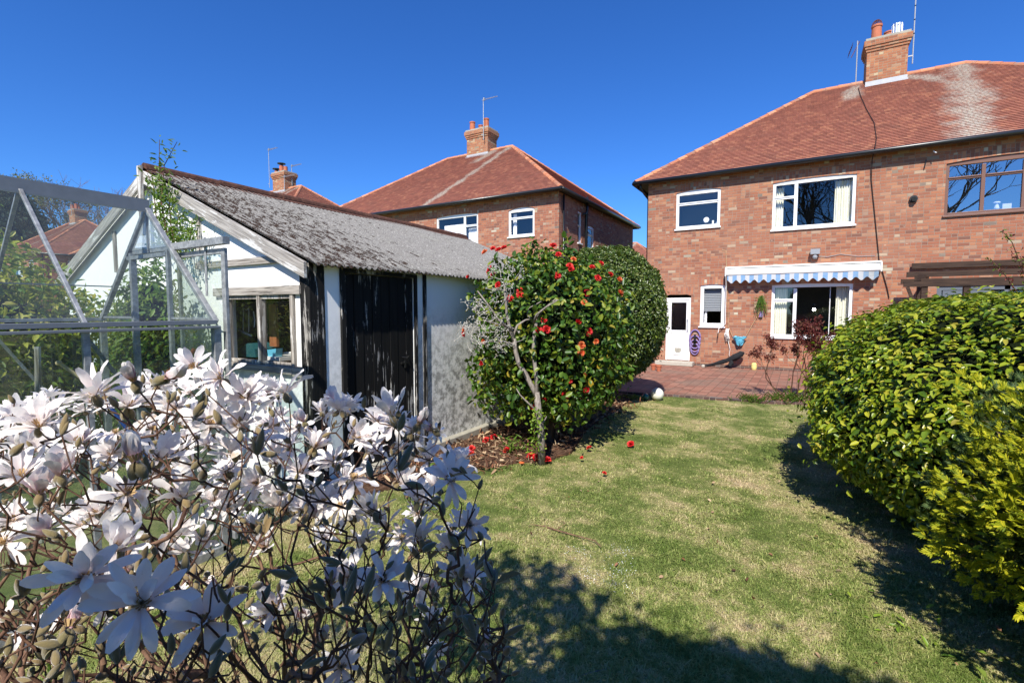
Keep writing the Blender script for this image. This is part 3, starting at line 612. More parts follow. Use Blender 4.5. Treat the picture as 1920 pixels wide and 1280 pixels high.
def house_roof(parent, gx0, gx1, gy0, gy1, zg, rx0, rx1, ry, zr, mats):
    R = MB(); A, B_, C_, D_ = (gx0, gy0, zg), (gx1, gy0, zg), (gx1, gy1, zg), (gx0, gy1, zg); r0, r1 = (rx0, ry, zr), (rx1, ry, zr)
    R.mi = 0; slope(R, A, B_, r0, r1); R.mi = 1; slope(R, B_, C_, r1, r1); slope(R, C_, D_, r1, r0); slope(R, D_, A, r0, r0)
    R.mi = 2; i = -0.012; R.box(gx0 + i, gx1 - i, gy0 + i, gy1 - i, zg - 0.05, zg - 0.01)
    ro = R.build('roof', mats, parent)
    t = MB(); ridge_line(t, r0, r1)
    for p, q in ((A, r0), (B_, r1), (C_, r1), (D_, r0)): ridge_line(t, p, q)
    t.build('ridge_tiles', 'ridge_orange', ro, smooth=False)
    gt = MB(); h = 0.055
    for p, q in (((gx0 - .06, gy0 - h, zg - .01), (gx1 + .06, gy0 - h, zg - .01)), ((gx0 - h, gy0, zg - .01), (gx0 - h, gy1, zg - .01)), ((gx1 + h, gy0, zg - .01), (gx1 + h, gy1, zg - .01)), ((gx0, gy1 + h, zg - .01), (gx1, gy1 + h, zg - .01))):
        gt.tube([Vector(p) + Vector((0, 0, -0.045)), Vector(q) + Vector((0, 0, -0.045))], 0.062, 10)
    gt.build('gutter', 'gutter_black', parent, smooth=True)
    return ro
def chimney(ro, x0, x1, y0, y1, zb, zt, pots, flash_z):
    c = MB(); c.box(x0, x1, y0, y1, zb, zt - 0.42); c.box(x0 - .03, x1 + .03, y0 - .03, y1 + .03, zt - 0.42, zt - 0.34); c.box(x0 - .06, x1 + .06, y0 - .06, y1 + .06, zt - 0.34, zt - 0.26)
    c.box(x0 - .09, x1 + .09, y0 - .09, y1 + .09, zt - 0.26, zt - 0.08); c.mi = 1; c.box(x0 - .05, x1 + .05, y0 - .05, y1 + .05, zt - 0.08, zt)
    ch = c.build('chimney', ['brick_chimney', 'cement'], ro, bevel=0.008)
    f = MB(); f.box(x0 - .012, x1 + .012, y0 - .012, y0 + .05, flash_z, flash_z + 0.17); f.box(x0 - 0.02, x1 + 0.02, y0 - 0.12, y0 - .011, flash_z - .02, flash_z + 0.03); f.build('lead_flashing', 'lead', ch)
    for (kind, px, py, r, h) in pots:
        p = MB(); z = zt - 0.02
        if kind == 'cowl':
            p.lathe(px, py, [(r, z), (r, z + h * .8), (r * 1.12, z + h * .82), (r * 1.12, z + h), (0, z + h + .02)], 16)
            for j in range(10): a = j * .628; p.box(px + r * 1.06 * math.cos(a) - .012, px + r * 1.06 * math.cos(a) + .012, py + r * 1.06 * math.sin(a) - .012, py + r * 1.06 * math.sin(a) + .012, z + .05, z + h)
            p.build('chimney_pot', 'steel', ch)
        else:
            p.lathe(px, py, [(r * 1.05, z), (r * 1.0, z + h * .5), (r * .95, z + h * .86), (r * 1.1, z + h * .88), (r * 1.1, z + h), (r * .85, z + h), (r * .8, z + h * .5)], 18)
            po = p.build('chimney_pot', 'terracotta' if kind != 'dark' else 'rust', ch, smooth=False)
            if kind == 'cage':
                q = MB()
                for a in range(8):
                    t = a * math.pi / 8; q.tube([(px + r * math.cos(t) * math.cos(s), py + r * math.sin(t) * math.cos(s), z + h + r * 1.25 * math.sin(s)) for s in np.linspace(0, math.pi, 13)], 0.006, 4)
                for s in (0.2, 0.6, 1.0): q.tube([(px + r * math.cos(a) * math.cos(s), py + r * math.sin(a) * math.cos(s), z + h + r * 1.25 * math.sin(s)) for a in np.linspace(0, 2 * math.pi, 17)], 0.006, 4)
                q.build('wire_cage', 'rust', po)
            if kind == 'dark':
                q = MB(); q.lathe(px, py, [(0, z + h + .14), (r * 1.5, z + h + .11), (r * 1.5, z + h + .08), (0, z + h + .08)], 14)
                for a in range(3): t = a * 2.1; q.bar((px + r * math.cos(t), py + r * math.sin(t), z + h - .02), (px + r * math.cos(t), py + r * math.sin(t), z + h + .09), .02, .02)
                q.build('rain_cap', 'black_plastic', po)
    return ch
def aerial(ch, x, y, z0, z1, boom=0.0, zb=None, dirx=1, bands=False):
    a = MB(); a.tube([(x, y, z0), (x, y, z1)], 0.017, 8)
    a.bar((x - .12 * dirx, y + .0, z0 + .25), (x, y, z0 + .25), .03, .03)
    if boom:
        zb = zb or z1 - .04; a.tube([(x - .08 * dirx, y, zb), (x + boom * dirx, y, zb)], 0.012, 6)
        k = int(boom / 0.07)
        for i in range(k): px = x + boom * dirx * (i + .5) / k; L = .13 - .05 * i / k; a.tube([(px, y - L, zb), (px, y + L, zb)], 0.005, 4)
        a.box(x + .04 * dirx - .03, x + .04 * dirx + .03, y - .03, y + .03, zb - .03, zb + .09)
    o = a.build('aerial', 'galvanised', ch)
    if bands:
        c = MB()
        for z in np.arange(z0 + .9, z1, .42): c.tube([(x, y, z), (x, y, z + .035)], 0.021, 8)
        c.build('clamp_band', 'black_plastic', o)
    return o
fy = lambda yw: (lambda u, w_, z: (u, yw + w_, z))
fx = lambda xw: (lambda u, w_, z: (xw - w_, u, z))

# ---- main house (pair of semis), rear wall at Y = 16
YW = 16.0; T = thing('semi_detached_house', 'red brick semi-detached house pair at the right, striped awning under its upper window', 'house', (2.13, 16, 0))
tile_mat('tiles_main', [(3.45, 4.05, 0.55, 0.42, 0.0, 5.8), (3.95, 2.75, 0.30, 0.25, 3.6, 5.4), (1.15, 1.35, 0.35, 0.2, 4.3, 5.3)]); tile_mat('tiles_side')
holes = [(-3.72, -2.95, 0.17, 2.27), (-2.68, -1.97, 1.28, 2.57), (-0.72, 1.22, 1.0, 2.53), (-3.47, -2.17, 4.32, 5.50), (-0.78, 1.19, 4.08, 5.45), (3.0, 5.2, 4.12, 5.45), (2.95, 5.9, 0.1, 2.38)]
b = MB(fy(YW)); wall_holes(b, -4.35, 8.61, 0, 5.88, holes)
b.build('rear_wall', 'brick_main', T)
b = MB(); b.box(-4.351, -4.12, 16.01, 24.5, 0, 5.87); b.box(8.4, 8.612, 16.01, 24.5, 0, 5.87); b.box(-4.1, 8.39, 24.3, 24.52, 0, 5.87); b.build('side_wall', 'brick_main', T)
b = MB(); b.box(-4.36, 8.62, YW - .012, YW + .05, 0.0, 0.12); b.build('plinth', 'brick_blue', T)
RO = house_roof(T, -4.72, 8.98, 15.78, 24.72, 5.91, 0.15, 4.1, 20.27, 9.33, ['tiles_main', 'tiles_side', 'soffit'])
CH = chimney(RO, 1.6, 2.66, 19.95, 20.75, 8.6, 10.55, [('cage', 1.85, 20.2, .14, .50), ('cowl', 2.38, 20.15, .12, .36), ('pot', 2.2, 20.5, .12, .34)], 9.03)
aerial(CH, 2.80, 20.1, 9.55, 12.2, bands=True)
aerial(CH, 1.36, 20.35, 9.15, 10.75, 0.0); b = MB()
for k in range(6): b.tube([(1.22 - .02 * k, 20.1, 10.62 - .06 * k), (1.22 - .02 * k, 20.6, 10.66 - .06 * k)], .006, 4)
b.tube([(1.20, 20.35, 10.25), (1.42, 20.35, 10.72)], .012, 5); b.build('aerial', 'rust', CH)
b = MB(); b.tube([(1.40, 19.8 , 9.01), (1.42, 19.2, 8.56), (1.5, 18.2, 7.79), (1.62, 17.2, 7.03), (1.60, 16.3, 6.34), (1.52, 15.70, 5.94), (1.49, 15.9, 5.7), (1.50, 15.97, 5.2), (1.62, 15.97, 4.2), (1.75, 15.97, 3.1), (1.95, 15.97, 2.35), (2.0, 15.97, 2.1)], .011, 6); b.build('cable', 'black_cable', T)
# windows of the main house
ty = fy(YW)
window(T, ty, -3.47, -2.17, 4.32, 5.50, [('h', 5.09, -3.42, -2.22)], sag=0.06, glass='window_glass', room='room_light', fw=.085)
b = MB(ty)
b.ball((-2.62, .35, 4.60), .085, 14, 8, (1, .3, 1)); b.box(-2.44, -2.39, .3, .35, 4.41, 4.56); b.ball((-2.28, .32, 4.48), .055, 10, 6); b.ball((-3.05, .32, 4.43), .06, 10, 6, (1, 1, .4)); b.box(-3.4, -2.25, .2, .4, 4.38, 4.40)
b.build('windowsill_ornaments', 'net_white', T)
window(T, ty, -0.78, 1.19, 4.08, 5.45, [('v', -.20, 4.1, 5.33), ('h', 4.97, -.74, -.24)], sag=0.045, fw=.08, drapes=[('curtain', .72, 1.12, 4.14, 5.32, 'curtain_cream'), ('curtain', -.72, -.50, 4.14, 5.3, 'curtain_cream')])
window(T, ty, -0.72, 1.22, 1.0, 2.53, [('v', -.13, 1.02, 2.4), ('h', 2.06, -.68, -.17)], sag=0.03, fw=.08, drapes=[('curtain', .85, 1.16, 1.05, 2.45, 'curtain_cream'), ('curtain', -.66, -.32, 1.05, 2.4, 'curtain_cream')], glass='window_glass')
b = MB(ty); b.box(.705, .725, .2, .22, 1.1, 2.42); b.build('curtain_rail', 'upvc', T)
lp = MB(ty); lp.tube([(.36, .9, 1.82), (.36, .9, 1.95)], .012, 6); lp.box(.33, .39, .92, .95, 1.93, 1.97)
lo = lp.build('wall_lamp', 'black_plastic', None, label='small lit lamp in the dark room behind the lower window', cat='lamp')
lb = MB(ty); lb.ball((.36, .9, 1.80), .04, 14, 10); lb.build('bulb', 'lamp_glow', lo)  # glowing ball added to imitate a camera-flash glint on the pane
window(T, ty, -2.68, -1.97, 1.28, 2.57, [], sag=0.035, fw=.10, drapes=[('blind', -2.6, -2.05, 1.75, 2.48, 'blind_grey'), ('curtain', -2.58, -2.5, 1.35, 1.9, 'net_white')])
window(T, ty, 3.0, 5.2, 4.12, 5.45, [('v', 3.70, 4.14, 5.3), ('v', 4.42, 4.14, 5.3), ('h', 5.02, 3.05, 3.66), ('h', 5.02, 3.74, 4.38), ('h', 5.02, 4.46, 5.15)], 'brown_frame', sag=.06, fw=.07, glass='window_glass_bright', room='room_light')
b = MB(ty); b.lathe(4.03, .0, [(.0, 0), (.0, .01)], 4); b = MB()
b.lathe(4.02, 16.25, [(.03, 4.2), (.055, 4.24), (.04, 4.30), (.025, 4.34)], 12); b.ball((4.02, 16.25, 4.38), .06, 10, 6, (1.2, 1, .5)); b.build('vase', 'net_white', T)
b = MB(); b.box(4.12, 4.28, 16.24, 16.26, 4.2, 4.34); b.build('photo_frame', 'upvc', T)
# patio doors of the neighbour
b = MB(ty)
for x in (2.95, 4.2, 5.85): b.box(x, x + .1, .03, .1, .1, 2.38)
b.box(3.05, 5.85, .03, .1, 2.28, 2.38); b.box(3.05, 5.85, .03, .1, .1, .2)
for x in (3.07, 3.87): b.box(x, x + .09, .02, .09, .21, 2.27)
b.box(3.16, 3.87, .02, .09, 2.17, 2.27)
D = b.build('door', 'grey_frame', T, label='grey framed glass patio door'); 
b = MB(ty); b.add([(3.05, .06, .2), (5.85, .06, .2), (5.85, .06, 2.28), (3.05, .06, 2.28)], [(0, 1, 2, 3)]); b.build('pane', 'window_glass', D)
ND = D
# back door with cat flap
b = MB(ty); b.box(-3.72, -3.66, .06, .13, .17, 2.10); b.box(-3.01, -2.95, .06, .13, .17, 2.10); b.box(-3.72, -2.95, .06, .13, 2.10, 2.17)
b.box(-3.65, -3.56, .075, .12, .18, 2.09); b.box(-3.10, -3.015, .075, .12, .18, 2.09); b.box(-3.56, -3.10, .075, .12, .18, 1.14); b.box(-3.56, -3.10, .075, .12, 2.02, 2.09)
D = b.build('door', 'upvc', T, label='white back door with dark glass and cat flap', bevel=.006)
b = MB(ty); b.add([(-3.56, .10, 1.14), (-3.10, .10, 1.14), (-3.10, .10, 2.02), (-3.56, .10, 2.02)], [(0, 1, 2, 3)]); b.build('pane', 'window_glass', D)
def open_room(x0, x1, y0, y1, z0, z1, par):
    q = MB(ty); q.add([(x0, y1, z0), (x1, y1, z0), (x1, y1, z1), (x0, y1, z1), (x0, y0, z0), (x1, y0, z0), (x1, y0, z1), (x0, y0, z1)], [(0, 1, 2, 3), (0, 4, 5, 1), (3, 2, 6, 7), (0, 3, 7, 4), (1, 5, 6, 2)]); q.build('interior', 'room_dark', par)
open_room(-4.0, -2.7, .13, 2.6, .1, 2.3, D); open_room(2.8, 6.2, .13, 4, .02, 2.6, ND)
b = MB(ty); b.tube([(-3.05, .02, 1.12), (-3.05, .02, 1.50)], .012, 8); b.box(-3.065, -3.035, .02, .075, 1.13, 1.16); b.box(-3.065, -3.035, .02, .075, 1.46, 1.49); b.build('handle', 'steel', D)
b = MB(ty); b.box(-3.47, -3.19, .05, .075, .34, .62); b.box(-3.43, -3.23, .045, .05, .38, .41); cf = b.build('cat_flap', 'upvc_old', D, bevel=.006)
b = MB(ty); b.prism([(-3.43, .57), (-3.43, .47), (-3.38, .42), (-3.28, .42), (-3.23, .47), (-3.23, .57)], 1, .044, .048); b.build('flap', 'cement', cf)
b = MB(ty); b.prism([(-3.80 + .92 * i / 12, arc(-3.80 + .92 * i / 12, -3.8, -2.88, 2.30, .09)) for i in range(13)] + [(-2.88, 2.52), (-3.80, 2.52)], 1, -.004, .06); b.build('brick_arch', 'brick_soldier', T)
b = MB(); b.box(-3.95, -2.80, 15.62, 15.998, .04, .16); b.build('door_step', 'stone_step', T, bevel=.012)
# wall fittings
b = MB(ty); b.box(.20, .42, -.20, -.06, 3.32, 3.46); b.box(.27, .35, -.06, 0, 3.36, 3.42); b.add([(.21, -.201, 3.33), (.41, -.201, 3.33), (.41, -.201, 3.45), (.21, -.201, 3.45)], [(0, 1, 2, 3)]); b.ball((.31, -.14, 3.25), .06, 10, 8)
b.tube([(.33, -.02, 3.28), (.6, -.02, 3.24), (.9, -.02, 3.30), (1.3, -.02, 3.22), (1.66, -.02, 3.22)], .007, 5); b.build('security_light', 'blind_grey', T)
b = MB(ty); b.lathe(0, 0, [], 0) if 0 else None
b.tube([(2.39, -.03, 4.62), (2.39, -.03, 4.62 + .001)], .001, 3); b = MB(); b.tube([(2.39, 15.93, 4.60), (2.39, 16.0, 4.60)], [.085, .085], 16); b.tube([(2.39, 15.87, 4.58), (2.39, 15.94, 4.59)], [.055, .06], 12); b.build('flue_vent', 'black_plastic', T, smooth=False)
b = MB(); b.tube([(2.60, 15.97, 5.54), (2.57, 15.97, 5.33)], .012, 6); b.build('iron_pin', 'gutter_black', T); b = MB(); b.tube([(-4.56, 15.8, 5.84), (-4.56, 15.84, 5.70), (-4.48, 15.96, 5.55), (-4.40, 16.2, 5.4), (-4.40, 16.2, .1)], .035, 8); b.build('drainpipe', 'gutter_black', T, smooth=True)
b = MB(); b.tube([(2.71, 15.85, 5.70), (2.76, 15.80, 5.64)], .012, 6); b.build('fascia_hook', 'upvc', T)
# awning
b = MB(); x0, x1 = -1.96, 1.80
b.prism([(15.999, 3.07), (15.86, 3.07), (15.80, 3.05), (15.80, 3.02), (15.999, 3.02)], 0, x0, x1)
b.box(x0, x0 + .035, 15.72, 15.999, 2.78, 3.02); b.box(x1 - .035, x1, 15.72, 15.999, 2.78, 3.02)
b.tube([(x0 + .035, 15.86, 2.94), (x1 - .035, 15.86, 2.94)], .07, 14); b.prism([(15.80, 2.93), (15.70, 2.93), (15.69, 2.89), (15.69, 2.83), (15.71, 2.80), (15.80, 2.80)], 0, x0 + .03, x1 - .03)
A = thing('awning', 'retracted awning with white case and blue striped scalloped valance above the lower window', 'awning', (-.08, 15.86, 2.6))
b.build('cassette', 'upvc_old', A, bevel=.006)
b = MB(); n = 220; vs = []; uv = []
xa, xb = x0 + .07, x1 - .07
for i in range(n + 1):
    x = xa + (xb - xa) * i / n; ph = (x - xa) / (xb - xa) * 15; s_ = math.cos(2 * math.pi * ph); zl = 2.615 + .045 * s_; y = 15.715 + .006 * math.sin(x * 9)
    for z, dy in ((2.81, 0), (2.74, .004), (zl, .01)): vs.append((x, y + dy, z)); uv.append((x, z))
b.add(vs, [(3 * i + j, 3 * i + 3 + j, 3 * i + 4 + j, 3 * i + 1 + j) for i in range(n) for j in (0, 1)], uv); b.build('valance', 'awning_stripe', A)
b = MB(); b.tube([(-1.93, 15.74, 2.78), (-1.93, 15.86, 2.5), (-1.93, 15.9, 1.36), (-2.02, 15.88, 1.28), (-2.10, 15.86, 1.22), (-2.12, 15.86, 1.08)], .012, 6); b.build('crank_rod', 'white_cord', A)
b = MB(); b.tube([(-2.12, 15.86, 1.09), (-2.125, 15.86, .93)], .015, 6); b.build('crank_grip', 'black_plastic', A)
b = MB()
for k in range(7):
    ph = k * .9; b.tube([(-1.86 + .04 * math.sin(ph), 15.95, 1.22), (-1.90 + .05 * math.sin(ph + 1), 15.94, 1.05), (-1.86 + .06 * math.sin(ph + 2), 15.93, .80 + .03 * k % .1), (-1.84 + .03 * math.cos(ph), 15.95, .95), (-1.87, 15.95, 1.20)], .007, 5)
b.tube([(-1.84, 15.95, .85), (-1.78, 15.95, .6), (-1.80, 15.95, .42), (-1.76, 15.95, .34)], .008, 5); b.build('cord_coil', 'white_cord', None, label='white cord hung in a loose coil beside the small lower window', cat='cord', smooth=True)
b = MB(); b.tube([(-2.2 + .12, 15.97, 3.6), (-1.98, 15.97, 3.58), (-1.9, 15.97, 2.4), (-1.85, 15.96, 1.3), (-1.72, 15.96, .98)], .006, 5); b.tube([(-1.36, 15.96, 1.0), (-1.0, 15.96, 1.75), (-.98, 15.96, 1.9)], .007, 5); b.build('rope', 'rope', None, label='thin tan rope strung down the brick wall to the blue hanging pot', cat='rope')
# blue hanging bag / pot
b = MB(); b.lathe(-1.52, 15.88, [(.02, .74), (.07, .77), (.12, .86), (.15, .93), (.19, .99), (.15, .96), (.05, .90)], 14)
for q_, v in enumerate(b.v): v.x += .022 * math.sin(v.z * 47 + q_ * 1.9); v.z += .025 * math.sin(q_ * 2.4); v.y = 15.88 + (v.y - 15.88) * .5
b.build('hanging_pot', 'blue_pot', None, label='crumpled turquoise pot hanging from ropes on the brick wall', cat='pot')
# purple wall plaque: ovals
A = thing('wall_ornament', 'purple openwork oval ornament on the wall right of the back door', 'ornament', (-2.80, 15.97, .38))
b = MB()
for k, (z, rx, rz) in enumerate([(.92, .155, .24), (.78, .15, .20), (.66, .14, .19), (.56, .12, .17)]):
    b.tube([(-2.80 + rx * math.cos(t), 15.965 - .004 * k, z + rz * math.sin(t)) for t in np.linspace(0, 2 * math.pi, 25)], .024 - .002 * k, 8)
b.build('ring_pattern', 'purple_paint', A, smooth=True)
b = MB(); b.tube([(-2.80, 15.95, 1.02), (-2.80, 15.95, .75)], [.03, .045], 8); b.ball((-2.80, 15.95, .70), .05, 8, 6); b.build('centre_figure', 'cloth_black', A, smooth=True)
# folded black parasol on the patio
A = thing('folded_parasol', 'black folded parasol lying against the foot of the brick wall', 'parasol', (-1.9, 15.6, .04))
b = MB(); b.tube([(-2.42, 15.55, .09), (-2.2, 15.58, .15), (-1.95, 15.65, .23), (-1.8, 15.7, .29), (-1.62, 15.75, .38), (-1.45, 15.8, .48), (-1.38, 15.8, .52)], [.025, .035, .055, .065, .10, .075, .03], 9)
for i, v in enumerate(b.v): v.z += .02 * math.sin(i * 2.3)
b.build('canopy', 'cloth_black', A); b = MB(); b.tube([(-1.72, 15.72, .33), (-1.70, 15.66, .20), (-1.76, 15.6, .12)], [.03, .07, .05], 8); b.build('tie_strap', 'cloth_black', A)
b = MB(); b.ball((-2.47, 15.54, .08), .055, 10, 6); b.tube([(-2.47, 15.54, .08), (-2.38, 15.55, .10)], .02, 6); b.build('finial', 'stone_step', A)
b = MB(); b.lathe(-1.10, 15.75, [(0, .04), (.06, .04), (.075, .1), (.07, .20), (.05, .24), (0, .24)], 12); b.build('yellow_pot', 'yellow_stone', None, label='small yellow pot at the foot of the wall behind the red-leaved shrub', cat='pot')
for i, (x, y) in enumerate([(-3.62, 14.2), (-3.42, 14.0)]):
    b = MB(); b.lathe(x, y, [(.05, .036), (.08, .18), (.09, .18), (.09, .21), (.07, .21), (.06, .16), (0, .15)], 14)
    b.build('flower_pot', 'terracotta', None, label=['small terracotta pot on the patio nearest the door step', 'small terracotta pot beside the rounded hedge on the patio'][i], cat='flower pot', group='terracotta pots beside the rounded hedge')
b = MB(); b.ball((-2.38, 9.66, .125), .125, 24, 16); b.build('stone_ball', 'ball_white', None, smooth=True, label='round white ball on the lawn corner beside the rounded hedge', cat='ball')
b = MB(); b.ball((-2.58, 9.55, .07), .07, 16, 10); b.build('glass_ball', 'teal_glass', None, smooth=True, label='small dark teal ball just left of the white ball', cat='ball')
# hanging dried plant on the wall
A = thing('hanging_plant', 'straggly green plant tied to the brick wall between the lower windows', 'plant', (-.98, 15.9, 1.6))
b = MB()
r = random.Random(3)
for k in range(26):
    a = r.uniform(-1, 1); b.tube([(-.98, 15.94, 2.2), (-.98 + .06 * a, 15.9, 2.1 + r.uniform(-.1, .1)), (-.98 + .17 * a, 15.88, 2.0 + r.uniform(-.35, .12)), (-.98 + .2 * a, 15.9, 1.85 + r.uniform(-.3, .1))], [.008, .008, .006, .002], 4)
b.build('stem', 'leaf_climber', A)
nl = 90; P = np.stack([RNG.normal(-.98, .10, nl), RNG.uniform(15.84, 15.95, nl), RNG.normal(1.95, .17, nl)], 1); v, q = leaves(P, RNG.normal(size=(nl, 3)) + [0, 0, -.6], RNG.normal(size=(nl, 3)), RNG.uniform(.05, .12, nl), RNG.uniform(.006, .018, nl))
link('foliage', np_mesh('foliage', v - np.array(A.location), q, ['leaf_climber']), A)
b = MB(); b.prism([(-1.03, 1.58), (-.93, 1.58), (-.92, 1.76), (-1.0, 1.74)], 1, 15.93, 15.96); b.build('label_tag', 'purple_paint', A)
# pergola of the neighbour
A = thing('pergola', 'dark brown timber pergola against the neighbouring house, above the hedge', 'pergola', (3.2, 14.5, 0))
for (x, y) in ((2.35, 13.9), (2.55, 15.6), (3.05, 13.9)):
    b = MB(); b.box(x - .055, x + .055, y - .055, y + .055, 0, 2.42); b.build('post', 'timber_pergola', A, bevel=.005)
b = MB(); b.bar((2.02, 14.5, 2.45), (7, 14.5, 2.45), .05, .11); b.build('beam', 'timber_pergola', A)
b = MB(); b.bar((2.25, 15.4, 2.66), (7, 15.4, 2.66), .05, .13); b.build('beam', 'timber_pergola', A)
b = MB(); b.bar((1.98, 13.85, 2.36), (7, 13.85, 2.36), .06, .12); b.build('beam', 'timber_pergola', A)
b = MB(); b.bar((2.42, 15.9, 2.9), (7, 15.9, 2.9), .05, .14); b.build('beam', 'timber_pergola', A)
b = MB(); b.bar((2.2, 13.9, 2.50), (2.75, 15.95, 2.60), .06, .13); b.build('rafter', 'timber_pergola', A)
b = MB(); b.bar((2.3, 13.85, 1.6), (2.05, 13.85, 2.3), .06, .06); b.build('brace', 'timber_pergola', A)

# ---- middle house, rear wall at Y = 15.4
T2 = thing('semi_detached_house', 'red brick semi-detached house pair in the middle distance, above the grey shed roof', 'house', (-13.7, 15.4, 0)); Y2 = 15.4; t2 = fy(Y2)
tile_mat('tiles_mid', [(-13.1, -11.7, .22, .26, 0.0, 5.7), (-12.95, -12.6, .35, .3, 4.4, 5.6)], (0.30, 0.115, 0.08))
h2 = [(-9.30, -8.22, 4.44, 5.47), (-12.68, -10.65, 4.0, 5.50), (-19.0, -17.9, 4.4, 5.4), (-14.7, -13.75, 4.6, 5.35), (-16.9, -15.2, 4.0, 5.45)]
b = MB(t2); wall_holes(b, -20.2, -7.26, 0, 5.89, h2); b.build('rear_wall', 'brick_middle', T2)
b = MB(fx(-7.26)); h3 = [(17.05, 17.42, 4.30, 5.48), (18.05, 18.75, 4.0, 5.1)]; wall_holes(b, 15.401, 24.0, 0, 5.84, h3); b.build('side_wall', 'brick_middle', T2)
b = MB(); b.box(-20.2, -20.0, 15.41, 24, 0, 5.84); b.box(-19.99, -7.27, 23.8, 24, 0, 5.84); b.build('side_wall', 'brick_middle', T2)
RO2 = house_roof(T2, -20.5, -7.06, 15.13, 24.3, 5.93, -15.45, -11.68, 19.7, 9.33, ['tiles_mid', 'tiles_side', 'soffit'])
CH2 = chimney(RO2, -14.05, -12.85, 19.4, 20.2, 8.6, 10.35, [('pot', -13.85, 19.6, .13, .45), ('pot', -13.05, 19.6, .13, .45), ('pot', -13.6, 19.95, .12, .36)], 9.02)
aerial(CH2, -12.98, 19.25, 9.7, 11.55, .78, dirx=1)
window(T2, t2, -9.30, -8.22, 4.44, 5.47, [('h', 5.10, -9.25, -8.27)], sag=.08, fw=.08, drapes=[('curtain', -9.22, -9.05, 4.5, 5.3, 'net_white')])
window(T2, t2, -12.68, -10.65, 4.0, 5.50, [('v', -11.30, 4.0, 5.4), ('h', 5.02, -11.28, -10.7)], sag=.05, fw=.075, drapes=[('curtain', -12.45, -11.33, 4.05, 5.15, 'net_white'), ('curtain', -11.25, -10.73, 4.05, 4.95, 'net_white')])
window(T2, t2, -14.7, -13.75, 4.6, 5.35, [], sag=.03); window(T2, t2, -19.0, -17.9, 4.4, 5.4, [('h', 5.05, -18.95, -17.95)]); window(T2, t2, -16.9, -15.2, 4.0, 5.45, [('v', -16.2, 4.0, 5.35)])
window(T2, fx(-7.26), 17.05, 17.42, 4.30, 5.48, [('h', 4.95, 17.08, 17.39)], sag=.02, fw=.05, soldier=None); window(T2, fx(-7.26), 18.05, 18.75, 4.0, 5.1, [('h', 4.75, 18.08, 18.7)], sag=.06, fw=.06, soldier=None)
b = MB(); b.tube([(-7.18, 15.62, 5.78), (-7.18, 15.62, 0.1)], .035, 8); b.build('drainpipe', 'gutter_black', T2, smooth=True); b = MB(); b.tube([(-7.15, 17.7, 6.1), (-7.15, 17.7, 5.55), (-7.18, 17.7, 5.4), (-7.18, 17.7, .1)], .055, 8); b.tube([(-7.15, 17.7, 5.56), (-7.12, 17.45, 5.42), (-7.2, 17.35, 5.38)], .04, 8); b.build('soil_pipe', 'gutter_black', T2, smooth=True)
b = MB(); b.tube([(-12.98, 15.3, 4.95), (-12.98, 15.4, 4.95)], .07, 10); b.build('flue_vent', 'black_plastic', T2)
def far_house(dx, dy, label, dz=0.0):
    c = copy_tree(T2); c.location = (T2.location.x + dx, T2.location.y + dy, T2.location.z + dz); c['label'] = label; c['group'] = 'houses in the distance'; return c
HC = far_house(-14.75, -.4, 'distant brick house with dark caps on its chimney pots, roof just above the shed ridge')
for o in list(HC.children):                    # its own chimney pots carry dark rain caps
    if o.name.startswith('roof'):
        for c in list(o.children):
            if c.name.startswith('chimney'):
                for k in list(c.children):
                    if k.name.startswith('aerial') or k.name.startswith('chimney_pot'): bpy.data.objects.remove(k, do_unlink=True)
                P0 = root_loc(c)
                def CB(fn, name, mat):
                    q = MB(); fn(q); q.v = [v for v in q.v]; q.build(name, mat, c)
                px, py, zt = -13.45 - 14.75, 19.6 - .4, 10.33
                for (ox, rr, hh) in ((-.45, .13, .16), (.05, .13, .42), (.45, .12, .30)):
                    CB(lambda q: q.lathe(px + ox, py, [(rr, zt), (rr, zt + hh), (rr * .8, zt + hh), (rr * .7, zt)], 14), 'chimney_pot', 'terracotta')
                    if ox < .3: CB(lambda q: (q.lathe(px + ox, py, [(0, zt + hh + .17), (.24, zt + hh + .14), (.24, zt + hh + .10), (0, zt + hh + .10)], 14), q.tube([(px + ox, py, zt + hh - .1), (px + ox, py, zt + hh + .12)], .08, 8)), 'rain_cap', 'black_plastic')
                aerial(c, px - .62, py - .4, 9.4, 11.75, .9, dirx=1); aerial(c, px + .62, py + .3, 9.5, 10.75, .95, dirx=1); aerial(c, px + .72, py - .3, 9.0, 9.95, .95, dirx=1)
far_house(-40.4, -2.5, 'distant brick house at the far left, seen through the greenhouse glass'); far_house(-4.4, 34.9, 'distant house roof showing in the gap between the two nearer houses')
d_ = sight(125, 478, 1) - Vector((0, 0, CAMH)); t_ = (5.88 - CAMH) / d_.z
far_house(d_.x * t_ + 20.45, d_.y * t_ - 14.97, 'distant hipped roof just left of the shed gable, nearer than the far left house')

